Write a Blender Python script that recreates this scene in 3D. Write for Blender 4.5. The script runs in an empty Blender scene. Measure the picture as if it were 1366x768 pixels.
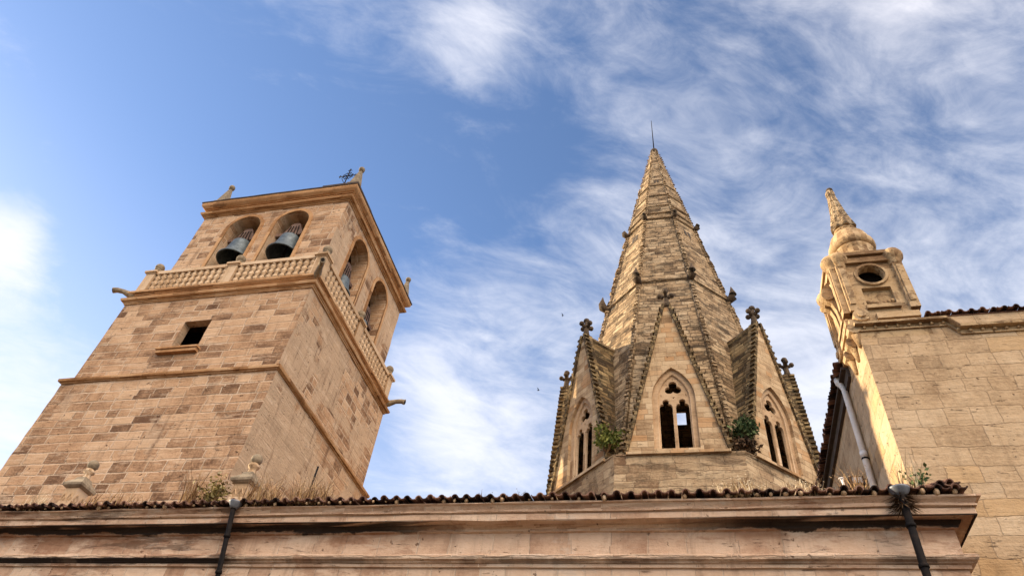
import bpy, bmesh, math, random
from math import sin, cos, pi, sqrt, radians
from mathutils import Vector, Matrix
random.seed(7)
sc = bpy.context.scene
COL = sc.collection

# ------------------------------------------------------------------ camera
YAW, PITCH, ROLL, FPX = radians(-18.302), radians(45.588), radians(8.262), 925.27
cam_d = bpy.data.cameras.new("camera")
cam = bpy.data.objects.new("camera", cam_d); COL.objects.link(cam); sc.camera = cam
cam_d.sensor_width = 36.0; cam_d.lens = FPX / 1366 * 36.0
cam_d.clip_start = 0.1; cam_d.clip_end = 2000
_f = Vector((sin(YAW)*cos(PITCH), cos(YAW)*cos(PITCH), sin(PITCH)))
_r = Vector((cos(YAW), -sin(YAW), 0)); _u = _r.cross(_f)
_rr = cos(ROLL)*_r + sin(ROLL)*_u; _uu = -sin(ROLL)*_r + cos(ROLL)*_u
CAMZ = 1.6
cam.matrix_world = Matrix(((_rr.x, _uu.x, -_f.x, 0), (_rr.y, _uu.y, -_f.y, 0), (_rr.z, _uu.z, -_f.z, CAMZ), (0, 0, 0, 1)))

# ------------------------------------------------------------------ light
SUN_AZ = radians(276.5)      # clockwise from +Y : low on the left, a little behind the fronts
SUN_EL = radians(19.5)
SUN_STRENGTH = 5.0
SKY_STRENGTH = 0.15
EXPOSURE = 0.98
sun_dir = Vector((sin(SUN_AZ)*cos(SUN_EL), cos(SUN_AZ)*cos(SUN_EL), sin(SUN_EL)))
sl = bpy.data.lights.new("sun", 'SUN'); sl.energy = SUN_STRENGTH; sl.angle = radians(0.5); sl.color = (1.0, 0.80, 0.52)
so = bpy.data.objects.new("sun", sl); COL.objects.link(so)
so.rotation_euler = sun_dir.to_track_quat('Z', 'Y').to_euler(); so.location = (-30, 10, 40)
sc.view_settings.view_transform = 'Standard'; sc.view_settings.look = 'None'
sc.view_settings.exposure = EXPOSURE; sc.view_settings.gamma = 1.0; sc.view_settings.use_curve_mapping = False


class NT:
    """short-hand for building node trees"""
    def __init__(s, tree):
        s.t = tree; s.n = tree.nodes; s.l = tree.links
    def node(s, typ, **kw):
        x = s.n.new(typ)
        for k, v in kw.items(): setattr(x, k, v)
        return x
    def put(s, sock, v):
        if hasattr(v, 'is_output'): s.l.new(v, sock)
        elif v is not None: sock.default_value = v
    def math(s, op, a, b=None, c=None, clamp=False):
        x = s.node('ShaderNodeMath', operation=op, use_clamp=clamp)
        s.put(x.inputs[0], a)
        if b is not None: s.put(x.inputs[1], b)
        if c is not None: s.put(x.inputs[2], c)
        return x.outputs[0]
    def vec(s, op, a, b=None, scale=None):
        x = s.node('ShaderNodeVectorMath', operation=op)
        s.put(x.inputs[0], a)
        if b is not None: s.put(x.inputs[1], b)
        if scale is not None: s.put(x.inputs['Scale'], scale)
        return x.outputs[1] if op in ('DOT_PRODUCT', 'LENGTH', 'DISTANCE') else x.outputs[0]
    def xyz(s, x, y, z):
        n = s.node('ShaderNodeCombineXYZ'); s.put(n.inputs[0], x); s.put(n.inputs[1], y); s.put(n.inputs[2], z); return n.outputs[0]
    def sep(s, v):
        n = s.node('ShaderNodeSeparateXYZ'); s.put(n.inputs[0], v); return n.outputs
    def noise(s, v, scale, detail=4, rough=0.55, dist=0.0):
        n = s.node('ShaderNodeTexNoise'); s.put(n.inputs['Vector'], v)
        n.inputs['Scale'].default_value = scale; n.inputs['Detail'].default_value = detail
        n.inputs['Roughness'].default_value = rough; n.inputs['Distortion'].default_value = dist
        return n.outputs['Fac']
    def white(s, v):
        n = s.node('ShaderNodeTexWhiteNoise', noise_dimensions='3D'); s.put(n.inputs['Vector'], v); return n.outputs['Value']
    def step(s, v, lo, hi):
        n = s.node('ShaderNodeMapRange', interpolation_type='SMOOTHSTEP'); s.put(n.inputs[0], v)
        s.put(n.inputs[1], lo); s.put(n.inputs[2], hi); n.inputs[3].default_value = 0; n.inputs[4].default_value = 1
        return n.outputs[0]
    def mix(s, f, a, b, blend='MIX'):
        n = s.node('ShaderNodeMix', data_type='RGBA', blend_type=blend); s.put(n.inputs[0], f)
        for i, v in ((6, a), (7, b)):
            if isinstance(v, tuple) and len(v) == 3: v = v + (1,)
            s.put(n.inputs[i], v)
        return n.outputs[2]
    def ramp(s, f, stops):
        n = s.node('ShaderNodeValToRGB'); s.put(n.inputs[0], f)
        e = n.color_ramp.elements
        while len(e) < len(stops): e.new(0.5)
        for i, (p, c) in enumerate(stops):
            e[i].position = p; e[i].color = tuple(c) + (1,)
        return n.outputs[0]


# ------------------------------------------------------------------ sky
world = bpy.data.worlds.new("World"); sc.world = world; world.use_nodes = True
W = NT(world.node_tree); W.n.clear()
sky = W.node('ShaderNodeTexSky', sky_type='NISHITA'); sky.sun_disc = False
sky.sun_elevation = SUN_EL; sky.sun_rotation = SUN_AZ
sky.air_density = 1.0; sky.dust_density = 0.3; sky.ozone_density = 2.0
dirv = W.vec('NORMALIZE', W.node('ShaderNodeTexCoord').outputs['Generated'])
dx, dy, dz = W.sep(dirv)
zz = W.math('MAXIMUM', W.math('ADD', dz, 0.18), 0.05)
px = W.math('DIVIDE', dx, zz); py = W.math('DIVIDE', dy, zz)
# streaky high cloud: the sheet is stretched along one heading
ang = radians(28)
su = W.math('ADD', W.math('MULTIPLY', px, cos(ang)), W.math('MULTIPLY', py, sin(ang)))
sv = W.math('ADD', W.math('MULTIPLY', px, -sin(ang)), W.math('MULTIPLY', py, cos(ang)))
streak = W.xyz(W.math('MULTIPLY', su, 1.0), W.math('MULTIPLY', sv, 1.7), 3.3)
n1 = W.noise(streak, 4.2, 9, 0.62, 0.7)
n2 = W.noise(W.xyz(px, py, 9.1), 1.4, 7, 0.55, 0.3)
n3 = W.noise(W.xyz(su, W.math('MULTIPLY', sv, 1.8), 21.0), 13.0, 6, 0.62, 0.6)
nn = W.math('ADD', W.math('ADD', W.math('MULTIPLY', n1, 0.54), W.math('MULTIPLY', n2, 0.26)), W.math('MULTIPLY', n3, 0.20))
def bump_at(d, width, amp):
    """cloudier or clearer part of the sky round a direction"""
    q = W.vec('DOT_PRODUCT', dirv, tuple(Vector(d).normalized()))
    e = W.math('EXPONENT', W.math('MULTIPLY', W.math('SUBTRACT', q, 1.0), 2.0/(width*width)))
    return W.math('MULTIPLY', e, amp)
CLOUDS = [  # direction, angular width, amount
    ((0.25, 0.55, 0.80), 0.50, 0.035),
    ((0.30, 0.72, 0.60), 0.40, 0.07),
    ((-0.30, 0.78, 0.54), 0.085, 0.27),
    ((-0.35, 0.71, 0.60), 0.07, 0.12),
    ((-0.20, 0.82, 0.52), 0.20, 0.07),
    ((0.18, 0.81, 0.56), 0.16, 0.16),
    ((-0.23, 0.37, 0.90), 0.075, 0.22),
    ((-0.37, 0.33, 0.87), 0.10, 0.13),
    ((-0.745, 0.375, 0.555), 0.050, 0.32),
    ((-0.79, 0.36, 0.52), 0.07, 0.10),
    ((-0.75, 0.52, 0.42), 0.13, 0.22),
    ((-0.30, 0.68, 0.67), 0.16, 0.10),
    ((-0.08, 0.62, 0.78), 0.16, 0.06),
    ((-0.54, 0.40, 0.75), 0.28, -0.15),
    ((-0.68, 0.46, 0.57), 0.08, -0.14),
    ((-0.20, 0.55, 0.81), 0.12, -0.12),
    ((0.38, -0.60, 0.70), 0.55, 0.55),  # added unseen bank, lights the shaded fronts
]
cov = None
for d, w_, a in CLOUDS:
    b = bump_at(d, w_, a); cov = b if cov is None else W.math('ADD', cov, b)
dens = W.step(W.math('ADD', nn, cov), 0.45, 0.88)
lowhaze = W.step(dz, 0.74, 0.25)
back = bump_at((0.38, -0.60, 0.70), 0.55, 1.0)       # added unseen cloud bank behind the camera, brightens the shaded fronts
skycol = W.mix(1.0, sky.outputs[0], (0.72, 0.755, 0.85), 'MULTIPLY')
CL_FRONT = (3.55, 3.62, 3.95); CL_FILL = (29.0, 23.3, 17.8)
cloudcol = W.mix(back, CL_FRONT, CL_FILL)
c1 = W.mix(W.math('MULTIPLY', dens, 0.92), skycol, cloudcol)
front = W.step(dy, -0.15, 0.35)
c2 = W.mix(W.math('MULTIPLY', W.math('MULTIPLY', lowhaze, front), 0.52), c1, cloudcol)
bg = W.node('ShaderNodeBackground'); bg.inputs['Strength'].default_value = SKY_STRENGTH
W.l.new(c2, bg.inputs[0])
wo = W.node('ShaderNodeOutputWorld'); W.l.new(bg.outputs[0], wo.inputs[0])


# ------------------------------------------------------------------ materials
def new_mat(name, rough=0.9):
    m = bpy.data.materials.new(name); m.use_nodes = True
    t = NT(m.node_tree); t.n.clear()
    p = t.node('ShaderNodeBsdfPrincipled'); p.inputs['Roughness'].default_value = rough
    p.inputs['Specular IOR Level'].default_value = 0.25
    o = t.node('ShaderNodeOutputMaterial'); t.l.new(p.outputs[0], o.inputs[0])
    return m, t, p

def face_uv(t):
    """u along the wall, v up, for any upright face, in metres"""
    g = t.node('ShaderNodeNewGeometry')
    nx, ny, nz = t.sep(g.outputs['True Normal'])
    T = t.vec('NORMALIZE', t.xyz(t.math('MULTIPLY', ny, -1.0), nx, 0.0))
    u = t.vec('DOT_PRODUCT', g.outputs['Position'], T)
    x, y, z = t.sep(g.outputs['Position'])
    side = t.math('ADD', t.math('MULTIPLY', t.math('ROUND', t.math('MULTIPLY', nx, 3.0)), 17.3), t.math('ROUND', t.math('MULTIPLY', ny, 3.0)))
    return g, u, z, side

def stone_mat(name, dark, mid, light, mortar, row=0.36, width=0.75, mw=0.02, joint=0.8, joint_vary=0.6,
              crust=None, crust_amt=0.0, crust_scale=(0.7, 4.0), bump=0.5, streak=0.35, stain=None, rough=0.92,
              block_var=1.0, grain=0.12, wob=0.03, tint=None, tint_amt=0.0, stainfn=None, plaster=None, layer=0.45, smear=0.0, lichen=0.0, jb=0.6):
    m, t, p = new_mat(name, rough)
    g, u0, v0, side = face_uv(t)
    pos = g.outputs['Position']
    wobn = t.noise(pos, 1.3, 3)
    wobm = t.noise(pos, 6.0, 3)
    wv = t.math('ADD', t.math('MULTIPLY', t.math('SUBTRACT', wobn, 0.5), wob*3), t.math('MULTIPLY', t.math('SUBTRACT', wobm, 0.5), wob))
    u = t.math('ADD', u0, wv)
    v = t.math('ADD', t.math('ADD', v0, wv), t.math('MULTIPLY', t.math('SINE', t.math('MULTIPLY', v0, 2.3)), row*0.22))
    rv = t.math('DIVIDE', v, row)
    r = t.math('FLOOR', rv)
    h1 = t.white(t.xyz(r, side, 1.0)); h2 = t.white(t.xyz(r, side, 5.0))
    w = t.math('MULTIPLY_ADD', h1, width*0.85, width*0.62)
    cu = t.math('DIVIDE', t.math('ADD', u, t.math('MULTIPLY', h2, 13.0)), w)
    c = t.math('FLOOR', cu)
    # every second joint moves, so blocks differ in length inside a course
    hj = t.math('MULTIPLY', t.math('SUBTRACT', t.white(t.xyz(c, r, 9.0)), 0.5), 0.0)
    fu = t.math('MULTIPLY', t.math('FRACT', cu), w)
    du = t.math('MINIMUM', fu, t.math('SUBTRACT', w, fu))
    fv = t.math('MULTIPLY', t.math('FRACT', rv), row)
    dv = t.math('MINIMUM', fv, t.math('SUBTRACT', row, fv))
    d = t.math('MINIMUM', du, dv)
    edge = t.noise(pos, 22.0, 3)
    d = t.math('ADD', d, t.math('MULTIPLY', t.math('SUBTRACT', edge, 0.5), mw*1.3))
    mor = t.math('SUBTRACT', 1.0, t.step(d, mw*0.45, mw*1.25))
    hid = t.white(t.xyz(c, r, side))
    hid2 = t.white(t.xyz(c, r, t.math('ADD', side, 31.0)))
    n_big = t.noise(pos, 0.35, 5, 0.6)
    n_mid = t.noise(pos, 1.7, 6, 0.6)
    n_fine = t.noise(pos, 14.0, 6, 0.7)
    n_lay = t.noise(t.xyz(t.math('MULTIPLY', u0, 1.2), t.math('MULTIPLY', v0, 9.0), side), 1.4, 5, 0.6)
    vary = t.step(n_big, 0.34, 0.66)
    tone = t.math('ADD', t.math('MULTIPLY', t.math('SUBTRACT', hid, 0.5), t.math('MULTIPLY_ADD', vary, 0.55*block_var, 0.30*block_var)),
                  t.math('ADD', 0.5, t.math('MULTIPLY', t.math('SUBTRACT', n_mid, 0.5), 0.75)))
    tone = t.math('ADD', tone, t.math('MULTIPLY', t.math('SUBTRACT', n_fine, 0.5), grain*3))
    tone = t.math('ADD', tone, t.math('MULTIPLY', t.math('SUBTRACT', n_lay, 0.5), layer))
    col = t.ramp(tone, [(0.12, dark), (0.48, mid), (0.86, light)])
    if tint:
        pick = t.math('MULTIPLY', t.step(hid2, 0.80, 0.86), tint_amt)
        col = t.mix(pick, col, tint)
    joint_keep = None
    if plaster:
        # remains of a smooth lime skin: nearly whole on the face turned away from the sun, in patches on the front
        nx_ = t.sep(g.outputs['True Normal'])[0]
        pn = t.noise(t.xyz(u0, t.math('MULTIPLY', v0, 0.8), t.math('ADD', side, 7.0)), 0.42, 6, 0.62, 0.3)
        lim = t.math('MULTIPLY_ADD', t.step(nx_, 0.4, 0.6), -0.165, 0.61)
        cover = t.step(pn, lim, t.math('ADD', lim, 0.045))
        cover = t.math('MULTIPLY', cover, t.math('MULTIPLY_ADD', t.step(nx_, 0.4, 0.6), 0.35, 0.60))
        pc = t.ramp(t.math('ADD', t.math('MULTIPLY', n_mid, 0.7), t.math('MULTIPLY', n_fine, 0.3)), [(0.3, tuple(x*0.78 for x in plaster)), (0.65, plaster)])
        col = t.mix(cover, col, pc); joint_keep = t.math('SUBTRACT', 1.0, t.math('MULTIPLY', cover, 0.9))
    jv = t.step(t.noise(pos, 0.55, 4, 0.6), 0.5-joint_vary*0.35, 0.5+joint_vary*0.25)
    jf = t.math('MULTIPLY', mor, t.math('MULTIPLY', joint, jv))
    if joint_keep is not None: jf = t.math('MULTIPLY', jf, joint_keep)
    col = t.mix(jf, col, mortar)
    if smear:      # old pointing smeared over the faces in level strips
        sm_ = t.noise(t.xyz(t.math('MULTIPLY', u0, 0.55), t.math('MULTIPLY', v0, 2.6), t.math('ADD', side, 3.0)), 1.6, 6, 0.68, 0.3)
        col = t.mix(t.math('MULTIPLY', t.step(sm_, 0.54, 0.64), smear), col, mortar)
    if lichen:
        li = t.noise(pos, 2.4, 7, 0.7, 0.5)
        col = t.mix(t.math('MULTIPLY', t.step(li, 0.52, 0.62), lichen), col, (0.135, 0.108, 0.072))
    # rain streaks, irregular and downward
    st = t.noise(t.xyz(t.math('MULTIPLY', u0, 3.0), t.math('MULTIPLY', v0, 0.28), side), 1.5, 5, 0.65)
    stf = t.math('MULTIPLY', t.step(st, 0.52, 0.75), streak)
    col = t.mix(stf, col, stain or tuple(x*0.45 for x in dark))
    cr = None
    if crust:
        cn = t.noise(t.xyz(t.math('MULTIPLY', u0, crust_scale[0]), t.math('MULTIPLY', v0, crust_scale[1]), side), 1.0, 7, 0.68, 0.6)
        cr = t.math('MULTIPLY', t.step(cn, 0.50, 0.62), crust_amt)
        col = t.mix(cr, col, crust)
    # pits
    pit = t.math('MAXIMUM', t.step(t.noise(pos, 9.0, 3, 0.5), 0.68, 0.74), t.math('MULTIPLY', t.step(t.noise(t.xyz(t.math('MULTIPLY', u0, 1.0), t.math('MULTIPLY', v0, 5.0), side), 3.2, 5, 0.7), 0.63, 0.70), 0.8))
    col = t.mix(t.math('MULTIPLY', pit, 0.75), col, tuple(x*0.35 for x in dark))
    if stainfn: col = stainfn(t, col, g, u0, v0)
    t.l.new(col, p.inputs['Base Color'])
    if joint_keep is not None: mor = t.math('MULTIPLY', mor, joint_keep)
    hgt = t.math('ADD', t.math('MULTIPLY', mor, -jb), t.math('ADD', t.math('MULTIPLY', n_fine, 0.7), t.math('MULTIPLY', n_mid, 0.9)))
    hgt = t.math('ADD', hgt, t.math('MULTIPLY', hid2, 0.5))
    hgt = t.math('ADD', hgt, t.math('MULTIPLY', n_lay, 0.7))
    if cr is not None: hgt = t.math('ADD', hgt, t.math('MULTIPLY', cr, 0.8))
    hgt = t.math('SUBTRACT', hgt, pit)
    b = t.node('ShaderNodeBump'); b.inputs['Strength'].default_value = bump; b.inputs['Distance'].default_value = 0.035
    t.l.new(hgt, b.inputs['Height']); t.l.new(b.outputs[0], p.inputs['Normal'])
    return m

def plain_mat(name, cols, scale=6.0, rough=0.8, metal=0.0, bump=0.2, spec=0.25, vary=0.0):
    m, t, p = new_mat(name, rough)
    p.inputs['Metallic'].default_value = metal; p.inputs['Specular IOR Level'].default_value = spec
    g = t.node('ShaderNodeNewGeometry'); pos = g.outputs['Position']
    n = t.noise(pos, scale, 6, 0.65); f = t.noise(pos, scale*7, 4, 0.6)
    k = t.math('ADD', t.math('MULTIPLY', n, 0.75), t.math('MULTIPLY', f, 0.25))
    if vary:
        k = t.math('ADD', k, t.math('MULTIPLY', t.math('SUBTRACT', g.outputs['Random Per Island'], 0.5), vary))
    stops = [(0.30 + 0.42*i/(len(cols)-1), c) for i, c in enumerate(cols)]
    t.l.new(t.ramp(k, stops), p.inputs['Base Color'])
    b = t.node('ShaderNodeBump'); b.inputs['Strength'].default_value = bump; b.inputs['Distance'].default_value = 0.02
    t.l.new(k, b.inputs['Height']); t.l.new(b.outputs[0], p.inputs['Normal'])
    return m

def facade_stains_shade(t, col, g, u0, v0):
    """black and rust crusts of the low front: patches with edges of their own, heavier left of the old pipe and at the right end; painted shade under the mouldings"""
    x, y, z = t.sep(g.outputs['Position'])
    zone = t.math('ADD', t.step(x, -7.3, -8.1), t.math('MULTIPLY', t.step(x, -0.8, 2.2), 0.75))
    mid = t.math('MULTIPLY', t.math('MULTIPLY', t.step(x, -8.2, -7.9), t.step(x, -2.8, -5.6)), 0.6)
    zone = t.math('ADD', zone, mid)
    a = t.noise(t.xyz(t.math('MULTIPLY', x, 1.0), y, t.math('MULTIPLY', z, 3.4)), 0.9, 7, 0.7, 0.3)
    b2 = t.noise(t.xyz(t.math('MULTIPLY', x, 0.7), t.math('MULTIPLY', y, 2.0), t.math('MULTIPLY', z, 7.0)), 0.9, 7, 0.72, 0.3)
    thr = t.math('SUBTRACT', 0.66, t.math('MULTIPLY', zone, 0.15))
    rust = t.step(a, t.math('SUBTRACT', thr, 0.05), t.math('ADD', thr, 0.05))
    thr2 = t.math('SUBTRACT', 0.76, t.math('MULTIPLY', zone, 0.20))
    blk = t.step(b2, t.math('SUBTRACT', thr2, 0.03), t.math('ADD', thr2, 0.05))
    col = t.mix(t.math('MULTIPLY', rust, 0.45), col, (0.20, 0.075, 0.03))
    col = t.mix(t.math('MULTIPLY', blk, 0.6), col, (0.025, 0.016, 0.012))
    pale = t.step(t.noise(t.xyz(t.math('MULTIPLY', x, 0.8), y, t.math('MULTIPLY', z, 1.6)), 1.1, 5, 0.6, 0.7), 0.60, 0.66)
    col = t.mix(t.math('MULTIPLY', pale, 0.45), col, (0.55, 0.45, 0.36))
    # old black crust, its black also painting the soffit's shade, and rust wash along the course over the frieze: two long runs with ragged ends, none between them
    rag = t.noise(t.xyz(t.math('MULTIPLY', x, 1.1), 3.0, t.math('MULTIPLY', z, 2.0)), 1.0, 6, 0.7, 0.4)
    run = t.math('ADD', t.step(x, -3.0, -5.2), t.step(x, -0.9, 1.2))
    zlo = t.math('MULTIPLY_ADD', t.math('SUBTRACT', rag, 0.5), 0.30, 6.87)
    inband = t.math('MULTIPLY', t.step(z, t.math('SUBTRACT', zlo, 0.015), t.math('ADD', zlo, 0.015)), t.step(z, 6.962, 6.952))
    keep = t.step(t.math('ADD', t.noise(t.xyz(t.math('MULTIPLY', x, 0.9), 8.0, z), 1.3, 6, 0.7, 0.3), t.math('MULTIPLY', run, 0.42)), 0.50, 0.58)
    crust_shade = t.math('MULTIPLY', t.math('MULTIPLY', inband, keep), t.math('MINIMUM', run, 1.0))
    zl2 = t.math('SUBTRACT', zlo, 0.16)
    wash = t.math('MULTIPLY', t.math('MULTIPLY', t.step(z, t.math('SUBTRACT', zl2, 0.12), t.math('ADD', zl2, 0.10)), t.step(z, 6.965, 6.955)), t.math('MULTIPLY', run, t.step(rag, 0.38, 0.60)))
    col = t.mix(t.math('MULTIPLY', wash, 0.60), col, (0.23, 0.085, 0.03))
    col = t.mix(t.math('MULTIPLY', crust_shade, 0.95), col, (0.012, 0.008, 0.007))
    # the same crust and painted shade along the foot of the roll moulding, mostly left of the old pipe
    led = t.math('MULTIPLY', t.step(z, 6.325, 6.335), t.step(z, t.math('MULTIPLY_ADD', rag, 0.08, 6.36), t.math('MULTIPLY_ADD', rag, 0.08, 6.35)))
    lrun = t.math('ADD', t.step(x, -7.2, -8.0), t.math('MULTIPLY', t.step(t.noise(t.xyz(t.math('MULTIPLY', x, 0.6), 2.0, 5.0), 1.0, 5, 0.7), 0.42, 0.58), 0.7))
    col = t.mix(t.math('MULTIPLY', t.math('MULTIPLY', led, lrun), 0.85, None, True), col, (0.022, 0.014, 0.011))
    return col

M = {}
M['tower'] = stone_mat('tower_ashlar', (0.14, 0.074, 0.040), (0.43, 0.262, 0.150), (0.56, 0.380, 0.240), (0.64, 0.49, 0.35),
                       row=0.36, width=0.74, mw=0.026, joint=0.9, joint_vary=0.8, bump=1.0, streak=0.55, stain=(0.12, 0.062, 0.032), block_var=1.0, grain=0.25, smear=0.45, plaster=(0.52, 0.37, 0.245))
M['tower_trim'] = stone_mat('tower_moulding', (0.16, 0.075, 0.03), (0.42, 0.225, 0.10), (0.56, 0.36, 0.20), (0.22, 0.12, 0.06),
                            row=3.0, width=0.9, mw=0.012, joint=0.5, bump=0.4, streak=0.3)
M['pale'] = stone_mat('pale_carved_stone', (0.26, 0.16, 0.085), (0.50, 0.345, 0.21), (0.62, 0.47, 0.32), (0.3, 0.2, 0.13),
                      row=4.0, width=3.0, mw=0.01, joint=0.3, bump=0.4, streak=0.25)
M['greystone'] = plain_mat('lichened_grey_stone', [(0.10, 0.075, 0.05), (0.24, 0.19, 0.13), (0.40, 0.32, 0.22)], 7, 0.92, bump=0.5)
M['spire'] = stone_mat('weathered_spire_courses', (0.10, 0.062, 0.033), (0.38, 0.262, 0.15), (0.54, 0.41, 0.26), (0.085, 0.055, 0.032),
                       row=0.25, width=0.62, mw=0.022, joint=0.75, crust=(0.055, 0.040, 0.026), crust_amt=0.68, crust_scale=(1.5, 4.2),
                       bump=1.3, streak=0.3, block_var=1.0, grain=0.22, wob=0.06, lichen=0.42)
M['dormer_roof'] = stone_mat('mossy_scale_courses', (0.05, 0.032, 0.017), (0.20, 0.13, 0.06), (0.36, 0.26, 0.13), (0.05, 0.035, 0.02),
                             row=0.22, width=0.55, mw=0.03, joint=0.8, crust=(0.05, 0.04, 0.022), crust_amt=0.85, crust_scale=(0.9, 4.0),
                             bump=1.2, streak=0.3, block_var=1.3, grain=0.2, wob=0.06, lichen=0.5)
M['gable'] = stone_mat('gable_ashlar', (0.22, 0.135, 0.07), (0.48, 0.34, 0.20), (0.58, 0.44, 0.28), (0.30, 0.195, 0.11),
                       row=0.24, width=0.5, mw=0.014, joint=0.7, bump=0.7, streak=0.4, tint=(0.46, 0.25, 0.11), tint_amt=0.6)
M['drum'] = stone_mat('rubble_drum', (0.17, 0.10, 0.055), (0.40, 0.28, 0.165), (0.54, 0.41, 0.26), (0.20, 0.13, 0.08),
                      row=0.30, width=0.6, mw=0.015, joint=0.4, bump=0.9, streak=0.3, grain=0.25, wob=0.09, lichen=0.35, crust=(0.10, 0.065, 0.04), crust_amt=0.6, crust_scale=(0.8, 2.2))
M['nave'] = stone_mat('buff_ashlar', (0.23, 0.145, 0.078), (0.49, 0.345, 0.208), (0.60, 0.455, 0.30), (0.33, 0.22, 0.13),
                      row=0.36, width=0.70, mw=0.009, joint=0.6, joint_vary=0.7, jb=0.35, lichen=0.14, layer=0.25, bump=0.9, streak=0.3, block_var=0.5, grain=0.2, wob=0.05, tint=(0.50, 0.31, 0.14), tint_amt=0.5)
M['turret'] = stone_mat('carved_turret_stone', (0.16, 0.085, 0.04), (0.43, 0.29, 0.155), (0.57, 0.42, 0.255), (0.2, 0.13, 0.07),
                        row=5.0, width=4.0, mw=0.01, joint=0.2, bump=0.6, streak=0.3, crust=(0.11, 0.06, 0.032), crust_amt=0.65, crust_scale=(2.5, 2.5))
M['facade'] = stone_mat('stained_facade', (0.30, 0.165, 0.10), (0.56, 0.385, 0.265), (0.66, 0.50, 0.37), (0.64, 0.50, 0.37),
                        row=1.1, width=0.62, mw=0.013, joint=0.85, joint_vary=0.5, bump=0.7, streak=0.4, block_var=0.55, stainfn=facade_stains_shade, layer=0.12)
M['tile'] = plain_mat('old_clay_tile', [(0.025, 0.014, 0.012), (0.13, 0.066, 0.048), (0.30, 0.175, 0.125)], 6, 0.9, bump=0.5, vary=0.5)
M['darkstone'] = plain_mat('black_crusted_stone', [(0.022, 0.016, 0.011), (0.075, 0.052, 0.034), (0.20, 0.145, 0.09)], 6, 0.92, bump=0.6)
M['slate'] = plain_mat('dark_weathered_slab', [(0.03, 0.022, 0.018), (0.07, 0.05, 0.04), (0.14, 0.10, 0.08)], 5, 0.9, bump=0.4)
M['bronze'] = plain_mat('green_bronze', [(0.04, 0.055, 0.065), (0.10, 0.13, 0.15), (0.21, 0.25, 0.275)], 5, 0.55, 0.35, 0.15, 0.4)
M['iron'] = plain_mat('black_iron', [(0.004, 0.004, 0.005), (0.014, 0.012, 0.012), (0.03, 0.020, 0.015)], 8, 0.75, 0.0, 0.3, spec=0.08)
M['wood'] = plain_mat('bell_yoke_wood', [(0.06, 0.035, 0.027), (0.15, 0.095, 0.075), (0.30, 0.21, 0.17)], 4, 0.85, bump=0.4)
M['zinc'] = plain_mat('zinc_sheet', [(0.09, 0.10, 0.115), (0.16, 0.17, 0.195), (0.25, 0.265, 0.29)], 6, 0.5, 0.4, 0.15)
M['white_pipe'] = plain_mat('white_plastic_pipe', [(0.62, 0.58, 0.54), (0.74, 0.71, 0.68), (0.80, 0.79, 0.77)], 4, 0.5, 0, 0.05)
M['dark'] = plain_mat('dark_matte', [(0.05, 0.04, 0.035), (0.10, 0.08, 0.065)], 3, 0.95)
M['paving'] = stone_mat('plaza_paving', (0.06, 0.048, 0.036), (0.10, 0.08, 0.06), (0.14, 0.115, 0.09), (0.05, 0.04, 0.03), row=0.4, width=0.6, bump=0.2)
def leaf_mat(name, a, b, c):
    m = plain_mat(name, [a, b, c], 3, 0.7, bump=0.05, vary=0.7)
    p = [n for n in m.node_tree.nodes if n.type == 'BSDF_PRINCIPLED'][0]
    p.inputs['Transmission Weight'].default_value = 0.0
    return m
M['dry'] = leaf_mat('dry_grass', (0.13, 0.065, 0.028), (0.27, 0.155, 0.07), (0.44, 0.29, 0.14))
M['straw'] = leaf_mat('straw_weed', (0.30, 0.19, 0.09), (0.48, 0.36, 0.22), (0.62, 0.52, 0.36))
M['green'] = leaf_mat('yellow_green_leaf', (0.06, 0.085, 0.015), (0.15, 0.17, 0.03), (0.26, 0.27, 0.06))
M['olive'] = leaf_mat('olive_brown_leaf', (0.12, 0.085, 0.025), (0.25, 0.19, 0.06), (0.38, 0.31, 0.12))
M['darkgreen'] = leaf_mat('dark_green_leaf', (0.025, 0.05, 0.018), (0.06, 0.10, 0.035), (0.12, 0.16, 0.06))
M['dead'] = leaf_mat('dead_brown_leaf', (0.03, 0.018, 0.010), (0.07, 0.04, 0.02), (0.14, 0.08, 0.04))


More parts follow.
